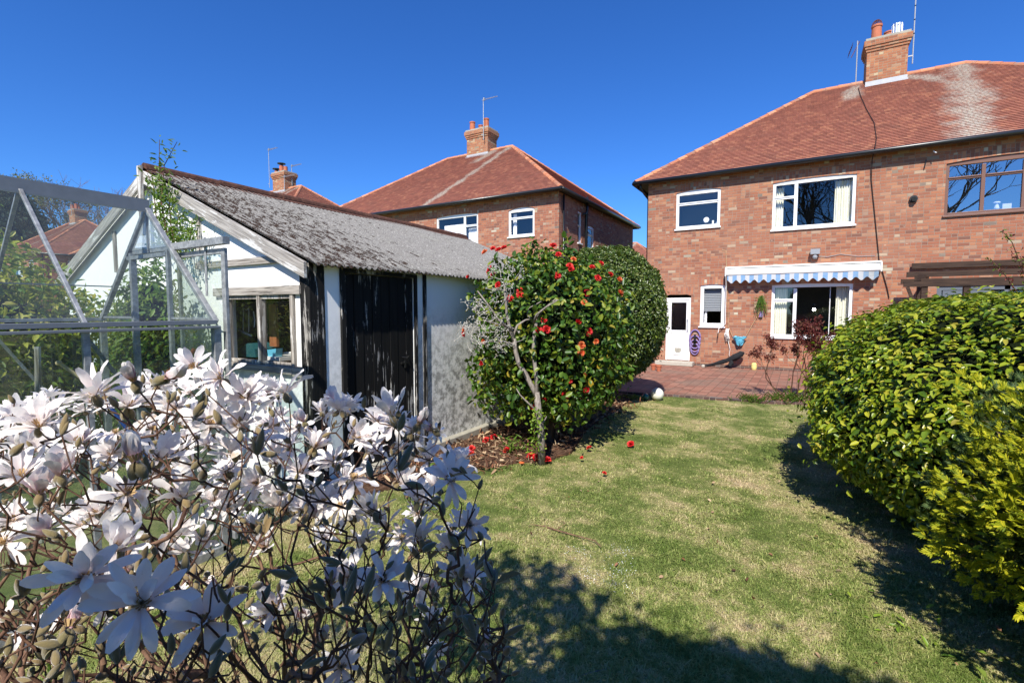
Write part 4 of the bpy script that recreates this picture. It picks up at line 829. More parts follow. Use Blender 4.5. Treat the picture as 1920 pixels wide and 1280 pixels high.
# ------------------------------------------------------------------ shed (white rendered garage)
S = thing('shed', 'white rendered shed with black plank door, timber strips and mossy corrugated roof', 'shed', (-3.95, 2.95, 0))
SX, SY, SE, RX, RZ, SYE = -3.95, 2.95, 2.24, -6.9, 3.46, 9.3
LX = 2 * RX - SX
def zr_(x): return SE + (RZ - SE) * (1 - abs(x - RX) / (SX - RX))
b = MB(fx(SX)); wall_holes(b, SY + .16, SYE, 0.0, SE - .01, [(3.34, 4.36, 0.06, 2.2)], .08)
b.add([(3.34, .08, .06), (4.36, .08, .06), (4.36, .08, 2.2), (3.34, .08, 2.2)], [(0, 1, 2, 3)])
b.build('long_wall', 'white_render', S)
b = MB(fy(SY)); wall_holes(b, LX, SX - .13, 0, SE - .04, [(-5.36, -4.18, 1.24, 1.94)], .1)
b.add([(LX, 0, SE - .04), (SX - .13, 0, SE - .04), (SX - .13, 0, zr_(SX - .13) - .02), (RX, 0, RZ - .03), (LX, 0, SE - .04)], [(0, 1, 2, 3)]); b.build('gable_wall', 'white_render', S)
b = MB(); b.box(LX, LX + .1, SY + .01, SYE, 0, SE); b.box(LX, SX - .01, SYE - .1, SYE - .005, 0, SE); b.build('back_wall', 'white_render', S)
b = MB(); b.prism([(LX + .1, SE - .02), (SX - .01, SE - .02), (RX, RZ - .05)], 1, SYE - .1, SYE); b.build('far_gable', 'white_render', S)
b = MB(); b.box(SX - .06, SX + .10, SY - .1, SYE + .1, -.02, .12); b.box(LX, SX - .06, SY - .10, SY - .004, -.02, .10); b.build('plinth', 'cement', S, bevel=.01)
# corrugated roof
def corr(x_e, x_r, z_e, z_r, y0, y1, name):
    nw = int((y1 - y0) / .076); nyy = nw * 8; ns = 14; yy = np.linspace(y0, y0 + nw * .076, nyy + 1); tt = np.linspace(0, 1, ns + 1)
    Yg, Tg = np.meshgrid(yy, tt); Xg = x_e + (x_r - x_e) * Tg; lap = (np.floor(Tg * 3 + 1e-6) % 2) * 0.0
    Zg = z_e + (z_r - z_e) * Tg + .013 * np.sin((Yg - S.location.y) * 2 * math.pi / .076) + .006 * np.sin(Yg * 1.7 + Tg * 2) + lap
    V = np.stack([Xg.ravel(), Yg.ravel(), Zg.ravel()], 1); V2 = V - np.array([0, 0, .009]); id_ = np.arange(V.shape[0]).reshape(Xg.shape)
    Qd = np.stack([id_[:-1, :-1].ravel(), id_[1:, :-1].ravel(), id_[1:, 1:].ravel(), id_[:-1, 1:].ravel()], 1); n0 = len(V)
    rim = np.stack([id_[0, :-1], id_[0, 1:], id_[0, 1:] + n0, id_[0, :-1] + n0], 1)
    me = np_mesh(name, np.concatenate([V, V2]) - np.array(S.location), np.concatenate([Qd, Qd[:, ::-1] + n0, rim]), ['corrugated_cement'], smooth=True)
    return link(name, me, S)
corr(SX + .15, RX + .02, SE - .02, RZ + .03, SY - .06, SYE + .12, 'roof'); corr(LX - .13, RX - .02, SE - .02, RZ + .03, SY - .06, SYE + .12, 'roof')
b = MB()
for s in np.arange(SY - .08, SYE + .1, .9):
    e = min(s + .92, SYE + .13); b.tube([(RX, s, RZ + .03), (RX, e, RZ + .03)], [.085, .075], 12)
b.prism([(RX - .20, RZ - .035), (RX, RZ + .055), (RX + .20, RZ - .035), (RX + .19, RZ - .055), (RX, RZ + .03), (RX - .19, RZ - .055)], 1, SY - .08, SYE + .12); b.build('ridge_cap', 'ridge_cap', S)
# barge boards on the gable
for sgn in (1, -1):
    b = MB(); xa, xb = RX + sgn * .02, (SX + .05 if sgn > 0 else LX - .05); th = .15
    b.prism([(xa, RZ + .01), (xb, SE - .005), (xb, SE - .005 - th), (xa, RZ + .01 - th * 1.05)], 1, SY - .10, SY - .065); b.build('barge_board', 'barge_right' if sgn > 0 else 'barge_left', S, bevel=.004)
b = MB(); b.box(RX - .06, RX + .03, SY - .13, SY - .10, 2.7, 3.53); b.build('finial_post', 'timber_grey_z', S)
def strip(name, x0, x1, z0, z1, m, pr=.03, y=SY):
    b = MB(); b.box(x0, x1, y - pr, y - .001, z0, z1); b.build(name, m, S, bevel=.003)
strip('batten', -5.9, -4.17, 2.255, 2.325, 'timber_grey_x', .035); strip('batten', -5.55, -4.06, 1.945, 2.03, 'timber_grey_x', .04)
strip('batten', -5.86, -5.80, 2.33, 2.86, 'timber_grey_z', .03); strip('batten', -8.0, -7.94, 2.3, 2.85, 'timber_grey_z', .03); strip('batten', -4.20, -4.06, 1.15, 1.25, 'timber_grey_x', .04); strip('batten', -5.5, -4.2, 1.17, 1.235, 'timber_grey_x', .05)
b = MB(); b.box(SX - .13, SX + .012, SY - .02, SY + .15, .08, SE + .01); b.build('corner_post', 'timber_black', S, bevel=.006)
# window frame: white painted, with interior
b = MB(fy(SY)); 
for x in (-5.37, -4.765, -4.225): b.box(x, x + .05, -.03, .04, 1.24, 1.94)
b.box(-5.32, -4.225, -.012, .04, 1.24, 1.275); b.box(-5.32, -4.225, -.012, .04, 1.905, 1.94)
W = b.build('window', 'timber_grey_z', S, bevel=.004)
b = MB(fy(SY)); b.add([(-5.34, .01, 1.25), (-4.2, .01, 1.25), (-4.2, .01, 1.93), (-5.34, .01, 1.93)], [(0, 1, 2, 3)]); b.build('pane', 'shed_glass', W)
b = MB(fy(SY)); b.add([(-6, 2.2, .6), (-4.05, 2.2, .6), (-4.05, 2.2, 2.2), (-6, 2.2, 2.2), (-6, .12, .6), (-4.05, .12, .6), (-4.05, .12, 2.2), (-6, .12, 2.2)], [(0, 1, 2, 3), (0, 4, 5, 1), (3, 2, 6, 7), (0, 3, 7, 4), (1, 5, 6, 2)]); b.build('interior', 'core_brown', S)
b = MB(fy(SY)); b.box(-5.5, -4.1, .15, .7, 1.22, 1.25); b.build('workbench', 'core_brown', S)
b = MB(fy(SY)); b.box(-5.20, -5.07, .38, .41, 1.38, 1.86); wp = b.build('wooden_board', 'timber_orange', None, label='orange wooden board standing inside the shed window', cat='board')
b = MB(fy(SY)); b.prism([(-5.62, 1.26), (-5.18, 1.27), (-5.20, 1.36), (-5.34, 1.42), (-5.5, 1.34)], 1, .2, .45); b.build('folded_sheet', 'teal_cloth', None, label='teal folded sheet on the bench behind the left shed pane', cat='cloth')
b = MB(fy(SY)); b.prism([(-4.98, 1.26), (-4.86, 1.28), (-4.84, 1.38), (-5.0, 1.36)], 1, .22, .3); b.build('paint_tin', 'blue_pot', None, label='small turquoise tin on the bench behind the right shed pane', cat='tin')
b = MB(fy(SY)); b.box(-5.0, -4.75, .2, .5, 1.25, 1.29); b.tube([(-5.0, .3, 1.31), (-4.6, .4, 1.34)], .014, 6); b.build('tool_box', 'upvc_old', None, label='pale flat box on the bench behind the right shed pane', cat='box')
b = MB(fy(SY)); b.tube([(-5.56, .3, 1.82), (-5.58, .3, 1.55)], .006, 5); b.tube([(-5.45, .3, 1.82), (-5.47, .3, 1.54)], .006, 5); b.tube([(-5.62, .28, 1.56), (-5.52, .28, 1.53), (-5.42, .3, 1.50)], .012, 6); b.tube([(-5.36, .3, 1.78), (-5.34, .3, 1.68), (-5.36, .3, 1.6)], .007, 5); b.tube([(-5.56, .3, 1.82), (-5.5, .3, 1.79), (-5.45, .3, 1.82)], .004, 5); b.build('hanging_hook', 'net_white', None, label='white hooks and cord hanging inside the left shed pane', cat='hook')
# side wall timber: door frame, planks, strips
def side(name, y0, y1, z0, z1, m, pr=.02, bev=.003):
    b = MB(); b.box(SX + .001, SX + pr, y0, y1, z0, z1); return b.build(name, m, S, bevel=bev)
side('door_frame', 3.285, 3.34, .1, SE - .03, 'timber_black', .03); side('door_frame', 4.36, 4.40, .1, SE - .03, 'timber_black', .03); side('door_frame', 3.34, 4.36, 2.17, SE - .03, 'timber_black', .028)
side('batten', 4.52, 4.565, .12, SE - .02, 'timber_black', .03); side('batten', 6.08, 6.12, .12, SE - .02, 'timber_grey_z', .02)
b = MB(); n = 8
for i in range(n):
    y0 = 3.345 + (4.355 - 3.345) * i / n; y1 = 3.345 + (4.355 - 3.345) * (i + 1) / n; b.box(SX - .05, SX - .012 + .004 * (i % 2), y0 + .003, y1 - .003, .09, 2.165)
D = b.build('door', 'plank_black', S, bevel=.004)
b = MB(); b.box(SX - .008, SX + .008, 4.14, 4.24, 1.17, 1.19); b.box(SX - .008, SX + .012, 4.19, 4.21, 1.12, 1.22); b.tube([(SX + .005, 4.15, 1.25), (SX + .03, 4.2, 1.24), (SX + .005, 4.25, 1.25)], .007, 6); b.build('latch', 'black_plastic', D)

# ------------------------------------------------------------------ greenhouse
G = thing('greenhouse', 'old aluminium greenhouse with sliding door open at its far gable', 'greenhouse', (-3.6, 1.9, 0))
GX0, GX1, GY1, GE, GRX, GR = -5.5, -3.6, 1.9, 1.71, -4.55, 2.62; bays = [1.9, 1.16, .42, -.32, -1.06]; GY0 = bays[-1]
def gbar(name, a, c, w_=.03, h_=.03, up=(0, 0, 1), m='aluminium'):
    b = MB(); b.bar(a, c, w_, h_, up); return b.build(name, m, G, bevel=.003)
b = MB(); b.bar((GRX, GY0, GR + .015), (GRX, GY1 + .01, GR + .015), .05, .085); b.bar((GRX + .03, GY0, GR - .035), (GRX + .03, GY1 + .01, GR - .035), .012, .02); b.build('ridge_bar', 'aluminium_dark', G)
for x in (GX0, GX1):
    s = 1 if x > GRX else -1
    b = MB(); b.bar((x, GY0, GE), (x, GY1, GE), .045, .03); b.bar((x + s * .02, GY0, GE - .035), (x + s * .02, GY1 + .01, GE - .035), .06, .018); b.build('eave_bar', 'aluminium' if x < -5 else 'aluminium_dark', G, bevel=.003)
    b = MB(); b.bar((x, GY0, .04), (x, GY1, .04), .05, .06); b.build('base_rail', 'aluminium', G)
    for i, y in enumerate(bays):
        gbar('corner_post' if i in (0, 4) else 'glazing_bar', (x, y, .03), (x, y, GE - .04), .035 if i else .05, .03 if i else .05)
        gbar('roof_bar', (x + s * .01, y, GE), (GRX + s * .02, y, GR - .02), .023, .023, (0, 0, 1))
    gbar('diagonal_brace', (x - s * .03, 1.16, GE - .05), (x - s * .03, 1.9, .35), .022, .012, (1, 0, 0)); gbar('diagonal_brace', (x - s * .03, .42, GE - .05), (x - s * .03, 1.16, .35), .022, .012, (1, 0, 0))
    for i in range(4):
        y1, y0 = bays[i] - .015, bays[i + 1] + .015
        b = MB(); b.box(x - .0015, x + .0015, y0, y1, .07, GE - .05); b.build('wall_pane', 'greenhouse_glass', G)
        p = MB(); a = (x, y0, GE + .02); bb = (x, y1, GE + .02); c = (GRX + s * .03, y1, GR - .03); d = (GRX + s * .03, y0, GR - .03); p.add([a, bb, c, d], [(0, 1, 2, 3)]); p.build('roof_pane', 'greenhouse_glass', G)
b = MB(); b.bar((GX0 + .45, .43, 2.13), (GX0 + .45, 1.15, 2.13), .012, .022); b.bar((GX0 + .30, .43, 2.0), (GX0 + .30, 1.9, 2.0), .008, .010); b.build('roof_vent', 'aluminium_dark', G)
for y in (GY1, GY0):
    gbar('gable_rafter', (GX0, y, GE), (GRX, y, GR - .01), .036, .036); gbar('gable_rafter', (GX1, y, GE), (GRX, y, GR - .01), .036, .036)
    for x in (GX0, GX1): pass
zt = 2.27
gbar('door_post', (-4.84, GY1, .03), (-4.84, GY1, zt), .045, .035); gbar('door_post', (-4.24, GY1, .03), (-4.24, GY1, zt), .03, .035)
gbar('gable_strut', (GRX, GY1, zt), (GRX, GY1, GR - .03), .02, .02, m='aluminium_dark')
b = MB(); b.bar((-4.90, GY1 + .03, zt + .015), (-3.48, GY1 + .03, zt + .015), .05, .05); b.bar((-4.90, GY1 + .0, zt - .04), (-4.24, GY1, zt - .04), .04, .03); b.build('door_track', 'aluminium', G)
gbar('gable_rail', (GX0 + .05, GY1, GE + .02), (-4.86, GY1, GE + .02), .02, .02); gbar('gable_rail', (-4.22, GY1, GE + .02), (GX1 - .05, GY1, GE + .02), .02, .02)
# sliding door standing open past the corner
b = MB(); dx0, dx1, dy = -4.22, -3.545, GY1 + .06
b.box(dx0, dx0 + .03, dy - .012, dy + .012, .1, zt - .03); b.box(dx1 - .05, dx1, dy - .012, dy + .012, .1, zt - .03); b.box(dx0 + .03, dx1 - .05, dy - .012, dy + .012, zt - .07, zt - .03); b.box(dx0 + .03, dx1 - .05, dy - .012, dy + .012, 1.02, 1.07); b.box(dx0 + .03, dx1 - .05, dy - .012, dy + .012, .1, .15)
b.box(-3.80, -3.775, dy - .02, dy - .012, 1.9, zt + .06)
D = b.build('door', 'aluminium', G, bevel=.003)
b = MB(); b.box(dx0 + .03, dx1 - .05, dy - .002, dy + .002, .15, zt - .07); b.build('pane', 'greenhouse_glass', D)
b = MB(); b.add([(GX0, GY1, .07), (-4.86, GY1, .07), (-4.86, GY1, 2.25), (GX0, GY1, GE)], [(0, 1, 2, 3)]); b.add([(-4.22, GY1, .07), (GX1, GY1, .07), (GX1, GY1, GE), (-4.22, GY1, 2.28)], [(0, 1, 2, 3)]); b.build('gable_pane', 'greenhouse_glass', G)
glass_mat('gable_frost', 0.05, (.7, .75, .8), dirt=.35, dcol=(.75, .78, .82))
b = MB(); b.add([(-4.86, GY1, zt + .02), (-4.24, GY1, zt + .02), (GRX, GY1, GR - .04)], [(0, 1, 2)]); b.build('gable_top_pane', 'gable_frost', G)
b = MB(); b.add([(GX0, GY0, .07), (GX1, GY0, .07), (GX1, GY0, GE), (GRX, GY0, GR), (GX0, GY0, GE)], [(0, 1, 2, 3, 4)]); b.build('gable_pane', 'greenhouse_glass', G)
b = MB(); b.tube([(-4.95, 1.25, .02), (-4.93, 1.3, 1.52)], .02, 8); b.build('wooden_stake', 'timber_grey_z', None, label='pale wooden stake standing upright inside the greenhouse', cat='stake')
b = MB(); b.tube([(-4.3, 1.75, .6), (-4.45, 1.45, 1.25), (-4.53, 1.3, 1.42)], .012, 8); b.mi = 1; b.ball((-4.53, 1.3, 1.42), .02, 8, 6); b.mi = 2; b.tube([(-4.30, 1.74, .62), (-4.42, 1.52, 1.12)], .016, 8); b.build('garden_tool', ['handle_wood', 'handle_wood', 'blue_handle'], None, label='garden tool with blue and wooden handle leaning inside the greenhouse', cat='tool')
b = MB(); b.tube([(-3.75, 1.55, 1.1), (-3.70, 1.80, 1.52)], .016, 8); b.build('rusty_pole', 'rust', None, label='rusty brown pole leaning by the greenhouse corner post', cat='pole')

# ------------------------------------------------------------------ hedges and shrubs
def trunk_stub(parent, x, y, h, r=.05, m='bark_dark', k=3, seed=1):
    rr = random.Random(seed); b = MB()
    for i in range(k):
        a = rr.uniform(0, 6.28); s = rr.uniform(.05, .35); b.tube([(x + .1 * math.cos(a), y + .1 * math.sin(a), 0), (x + (.1 + s * .5) * math.cos(a), y + (.1 + s * .5) * math.sin(a), h * .5), (x + (.1 + s) * math.cos(a), y + (.1 + s) * math.sin(a), h)], [r, r * .8, r * .5], 7)
    b.build('stem', m, parent)
H1 = thing('clipped_hedge', 'big glossy yellow-green clipped hedge at the right of the lawn', 'hedge', (2.2, 6.2, 0))
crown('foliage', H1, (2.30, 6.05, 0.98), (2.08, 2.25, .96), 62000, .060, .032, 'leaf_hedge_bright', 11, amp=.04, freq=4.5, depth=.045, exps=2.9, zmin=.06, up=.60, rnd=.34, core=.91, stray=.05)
trunk_stub(H1, 2.2, 6.2, .9, .06)
def clip_shed(P): return ~((P[:, 0] < SX + .08) & (P[:, 1] < SYE + .15) & (P[:, 2] < 2.3 + np.clip((SX + .2 - P[:, 0]) * .42, 0, 9)))
def _fix(p):
    p = p.copy(); k = (p[:, 1] < SYE + .2) & (p[:, 0] < SX + .25); p[k, 0] = SX + .25; return p
clip_shed.fix = _fix
H2 = thing('rounded_hedge', 'large rounded dark green hedge behind the red camellia, beside the patio', 'hedge', (-3.15, 8.95, 0))
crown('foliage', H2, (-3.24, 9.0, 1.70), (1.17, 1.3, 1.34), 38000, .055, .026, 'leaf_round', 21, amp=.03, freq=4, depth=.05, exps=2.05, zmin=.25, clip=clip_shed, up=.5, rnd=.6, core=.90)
trunk_stub(H2, -3.15, 8.9, 1.2, .06, seed=4)
# camellia with flowers
H3 = thing('camellia_bush', 'camellia bush covered in red flowers beside the shed wall', 'camellia', (-2.9, 5.8, 0))
def clip_cam(P): return clip_shed(P)
clip_cam.fix = _fix
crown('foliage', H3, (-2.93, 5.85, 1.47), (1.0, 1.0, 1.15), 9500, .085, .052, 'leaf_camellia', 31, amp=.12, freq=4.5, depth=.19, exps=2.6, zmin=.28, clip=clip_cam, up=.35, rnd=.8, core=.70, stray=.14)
trunk_stub(H3, -2.9, 5.8, 1.3, .05, seed=9, k=5)
def rosette(seed, R, fade=False, closed=False):
    r = np.random.default_rng(seed); P = []; D = []; N = []; L = []
    for ring, (n, tilt, ln) in enumerate([(7, .15 if not closed else .9, 1.0), (7, .5 if not closed else 1.2, .9), (6, .95, .7), (5, 1.35, .5)]):
        for i in range(n):
            a = i * 2 * math.pi / n + ring * .5 + r.normal() * .15; t = tilt + r.normal() * .12; d = np.array([math.cos(a) * math.cos(t), math.sin(a) * math.cos(t), math.sin(t)]); nn = np.array([-math.cos(a) * math.sin(t), -math.sin(a) * math.sin(t), math.cos(t)])
            P.append([0, 0, .004 * ring]); D.append(d); N.append(nn); L.append(ln * R)
    L = np.array(L); v, q = leaves(np.array(P), np.array(D), np.array(N), L, L * .85, .22, -.12, (.4, .85)); return np_mesh('flower', v, q, ['camellia_faded' if fade else 'camellia_petal'])
CAMF = [rosette(k, .050, False, k == 2) for k in range(3)] + [rosette(9, .048, True)]
def place(me, name, parent, loc, direction, scale=1.0, spin=0.0, **kw):
    q = Vector(direction).normalized().to_track_quat('Z', 'Y') ; m = q.to_matrix().to_4x4() @ Matrix.Rotation(spin, 4, 'Z')
    o = link(name, me, parent, **kw); org = root_loc(parent) if parent is not None else Vector((0, 0, 0)); o.location = Vector(loc) - org; o.rotation_euler = m.to_euler(); o.scale = (scale,) * 3; return o
camfl = [(872+38,474,3),(925,467,0),(936,470,1),(946,466,0),(920,505,0),(919,510,1),(975,545,0),(975,553,0),(1037,462,0),(1047,478,0),(1075,487,3),(1068,500,0),(1070,505,1),(1045,517,0),(1110,502,0),(1126,495,0),(1144,515,1),(1160,525,3),(1162,550,3),(1100,550,0),(1095,568,3),(1083,605,2),(1103,622,0),(1117,640,3),(1090,647,3),(1089,662,3),(1010,618,0),(1025,618,0),(872,617,3),(872,625,0),(908,640,3),(903,680,0),(1068,713,0),(1099,730,0),(1060,740,1),(1000,762,0),(935,535,1),(925,515,0),(1020,600,1),(957,560,1),(1120,522,1),(1096,700,2),(1022,745,2),(880,520,2)]
cc = Vector((-2.93, 5.85, 1.5))
for i, (x, y, k) in enumerate(camfl):
    # meet the bush surface along the line of sight, then sit just outside the leaves
    o = Vector((0, 0, CAMH)); d = (sight(x, y, 1) - o); best = None
    ra = np.array([1.04, 1.04, 1.2]); oc = np.array(o - cc) / ra; dd = np.array(d) / ra; A_ = dd @ dd; B_ = 2 * oc @ dd; C2 = oc @ oc - 1; disc = B_ * B_ - 4 * A_ * C2
    t = (-B_ - math.sqrt(disc)) / (2 * A_) if disc > 0 else -B_ / (2 * A_)
    p = o + d * (t * 0.995 if disc > 0 else t * .97); out = (p - cc).normalized(); out.x += random.uniform(-.3, .3); out.z += random.uniform(-.3, .4)
    place(CAMF[k], 'flower', H3, p, out - d.normalized() * .35, random.uniform(.8, 1.12), random.uniform(0, 6), **({'label': 'faded orange flower'} if k == 3 else {}))
# fallen blossoms, each a thing
fb = [(912, 826, 'red blossom on the mulch, top of the pair by the shed plinth'), (926, 820, 'red blossom on the mulch nearest the bush, right of its pair'), (884, 842, 'red blossom on the mulch, upper of the two farthest left'), (882, 852, 'red blossom on the mulch, lower of the two farthest left'),
      (996, 856, 'red blossom lying just left of the bare trunk'), (1006, 859, 'red blossom touching the foot of the bare trunk'), (1025, 863, 'dark red blossom lying just right of the bare trunk'), (1183, 833, 'largest red blossom lying on the lawn, farthest right'), (1105, 840, 'red blossom lying on the lawn right of the bare trunk'), (1091, 858, 'small pale red petal clump on the lawn'), (1133, 887, 'small red petal clump lying nearest the camera on the lawn'), (951, 845, 'pink-red blossom half sunk in the dead leaves')]
for i, (x, y, lab) in enumerate(fb):
    d = sight(x, y, 1) - Vector((0, 0, CAMH)); p = Vector((0, 0, CAMH)) + d * ((.055 - CAMH) / d.z)
    sc = {7: 1.1, 8: .8, 9: .5, 10: .55}.get(i, 1.15); o = place(CAMF[i % 2], 'fallen_blossom', None, p, (random.uniform(-.4, .4), random.uniform(-.8, 0), 1), sc, random.uniform(0, 6), label=lab, cat='fallen flower', group='red blossoms fallen from the camellia')
b = MB(); p = [(-2.42, 4.40), (-2.36, 4.44)]
d = sight(978, 870, 1) - Vector((0, 0, CAMH)); p = Vector((0, 0, CAMH)) + d * ((.03 - CAMH) / d.z); b.ball(p + Vector((0, 0, .02)), .03, 8, 5, (1.2, 1, .35)); b.build('yellow_leaf', 'camellia_faded', None, label='small orange leaf curled on the mulch below the camellia', cat='leaf')
# dead tree in front of the camellia
def tree_line(b, pts, r0, r1, n=7): k = len(pts); b.tube(pts, [r0 + (r1 - r0) * i / (k - 1) for i in range(k)], n)
DT = thing('dead_tree', 'bare grey small tree with two crooked limbs in front of the camellia', 'tree', (-2.51, 4.9, 0))
def dp(x, y, z=5.5): return sight(x, y, z)
b = MB(); tree_line(b, [(-2.51, 4.9, -.02), dp(1015, 820, 5.52), dp(1010, 770, 5.5), dp(1006, 735)], .046, .034, 9)
tree_line(b, [dp(1007, 745), dp(998, 725), dp(985, 700), dp(972, 680), dp(966, 655), dp(964, 635)], .031, .023, 8); tree_line(b, [dp(1007, 745), dp(1005, 700), dp(1000, 660), dp(1002, 625), dp(1006, 600), dp(1001, 598)], .025, .018, 8)
b.build('trunk', 'bark_dead', DT, smooth=True)
b = MB()
for L_, r0 in (([dp(964, 640), dp(956, 615), dp(950, 590, 5.45), dp(948, 560, 5.4), dp(945, 530, 5.4)], .024), ([dp(963, 630), dp(970, 610), dp(985, 600), dp(996, 598)], .018), ([dp(1001, 605), dp(1006, 590, 5.4), dp(1025, 575, 5.35), dp(1045, 563, 5.3)], .016), ([dp(1003, 600), dp(1012, 585), dp(1040, 562, 5.5), dp(1050, 563, 5.5)], .013), ([dp(996, 598), dp(988, 590), dp(991, 578), dp(1015, 565)], .012),
              ([dp(960, 625), dp(945, 610), dp(925, 605, 5.4), dp(905, 600, 5.4)], .016), ([dp(962, 622), dp(935, 600, 5.4), dp(918, 575, 5.35), dp(895, 545, 5.3)], .016), ([dp(955, 610), dp(948, 575), dp(955, 560), dp(958, 540)], .01), ([dp(963, 645), dp(945, 640), dp(920, 640), dp(905, 625, 5.4)], .012), ([dp(1006, 770), dp(985, 750), dp(975, 740), dp(968, 728)], .012), ([dp(1012, 800), dp(1020, 790), dp(1025, 780)], .010)):
    tree_line(b, L_, r0, r0 * .45, 6)
b.build('branches', 'bark_dead', DT, smooth=True)
rr = random.Random(12); b = MB(); tips = []
for (x, y, n, sp) in ((945, 540, 16, 26), (920, 600, 26, 32), (905, 580, 14, 25), (880, 620, 16, 22), (945, 510, 9, 20), (925, 635, 24, 32), (895, 650, 11, 24)):
    for k in range(n):
        a = dp(x + rr.gauss(0, sp * .6), y + rr.gauss(0, sp * .5), rr.uniform(5.25, 5.5)); pt = [a]; dr = Vector((rr.gauss(0, 1), rr.gauss(0, 1), rr.gauss(.4, .7))).normalized()
        for s_ in range(4): dr = (dr + Vector((rr.gauss(0, .5), rr.gauss(0, .5), rr.gauss(0, .5)))).normalized(); pt.append(pt[-1] + dr * .045)
        tree_line(b, pt, .0045, .002, 4); tips.append(pt[-1]); 
        if k % 2: tips.append(pt[2])
b.build('twigs', 'lichen_pale', DT)
b = MB()
for t in tips:
    for k in range(3): b.ball(t + Vector((rr.gauss(0, .012), rr.gauss(0, .012), rr.gauss(0, .012))), rr.uniform(.003, .010), 5, 4)
b.build('lichen_tufts', 'lichen_pale', DT, kind='stuff')
# fresh sucker shoot at the trunk foot
A = thing('sucker_shoot', 'fresh lime green leafy shoot growing at the foot of the bare trunk', 'plant', (-2.55, 4.85, 0))
b = MB(); tree_line(b, [(-2.56, 4.84, 0), dp(1002, 810, 5.4), dp(1003, 770, 5.4)], .006, .003, 5); b.build('stem', 'bark_twig', A)
nl = 170; P = np.array([list(dp(rr.gauss(1004, 9), rr.uniform(765, 850), rr.uniform(5.32, 5.45))) for _ in range(nl)]); v, q = leaves(P, RNG.normal(size=(nl, 3)), RNG.normal(size=(nl, 3)) + [0, -.5, 1.2], RNG.uniform(.025, .06, nl), RNG.uniform(.015, .03, nl)); link('foliage', np_mesh('foliage', v - np.array(A.location), q, ['leaf_fresh']), A)

# golden conifer, juniper
def sprays(n, c, rd, seed, L, W, mats, parent, name='foliage', zmin=.05, exps=2.0, amp=.16, freq=5, pick=None, depth=.18):
    """flat fan sprays: each spray = several narrow leaves fanned in a plane"""
    r = np.random.default_rng(seed); d = unit(r.normal(size=(n, 3))); sup = (np.abs(d) ** exps).sum(1) ** (-1 / exps); lm = lumps(seed, d, amp=amp, freq=freq) + lumps(seed + 3, d, amp=amp * .6, freq=freq * 2.5)
    rr_ = sup * (1 + lm) * (1 - np.abs(r.normal(size=n)) * depth); P = np.array(c) + d * rr_[:, None] * np.array(rd); ok = P[:, 2] > zmin; P, d, lm, rr_ = P[ok], d[ok], lm[ok], rr_[ok] / (sup[ok] * (1 + lm[ok])); n = len(P); out = unit(d / np.array(rd))
    D = unit(out + np.array([0, 0, .35]) + r.normal(size=P.shape) * .45); N = unit(np.cross(D, r.normal(size=P.shape)) * 1.0 + np.array([0, 0, .3])); S_ = unit(np.cross(D, N)); PP = []; DD = []; NN = []; LL = []; MI = []
    for k in range(9):
        a = (k - 4) * .27; f = k / 9; PP.append(P + D * (L * .10 * (4 - abs(k - 4)))[..., None] if False else P + D * L * .12 * (4 - abs(k - 4)) ); DD.append(D * math.cos(a) + S_ * math.sin(a)); NN.append(N + r.normal(size=N.shape) * .25); LL.append(np.full(n, L) * (1 - .06 * abs(k - 4)) * r.uniform(.7, 1.2, n)); MI.append((rr_ < .90).astype(int) if pick is None else pick(P, rr_, lm))
    PP, DD, NN, LL, MI = map(np.concatenate, (PP, DD, NN, LL, MI)); v, q = leaves(PP, DD, NN, LL, LL * W / L, .1, .15, (.35, .75))
    return link(name, np_mesh(name, v - np.array(root_loc(parent)), q, mats, matidx=np.repeat(MI, 2)), parent)
H4 = thing('golden_conifer', 'bright yellow-green conifer bush in front of the clipped hedge', 'conifer', (1.75, 3.0, 0))
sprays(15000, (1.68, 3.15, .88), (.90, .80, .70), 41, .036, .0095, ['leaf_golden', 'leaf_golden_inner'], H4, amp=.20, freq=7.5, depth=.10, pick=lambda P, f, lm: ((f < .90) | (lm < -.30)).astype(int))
b = MB(); b.ball((1.76, 3.22, .82), 1.0, 24, 14, (.66, .58, .50)); b.build('inner_foliage', 'core_brown', H4, smooth=True); trunk_stub(H4, 1.53, 3.0, .6, .03, k=4)
H5 = thing('juniper_bush', 'dull dark green feathery conifer between the golden conifer and the clipped hedge', 'conifer', (1.35, 3.9, 0))
sprays(5200, (1.50, 3.95, .72), (.72, .5, .66), 45, .04, .007, ['leaf_juniper', 'leaf_juniper'], H5, amp=.12, freq=5, pick=lambda P, f, lm: (f < .5).astype(int))
b = MB(); b.ball((1.55, 4.0, .64), 1.0, 24, 14, (.58, .46, .54)); b.build('inner_foliage', 'core_green', H5, smooth=True); trunk_stub(H5, 1.4, 3.95, .6, .03, k=4)
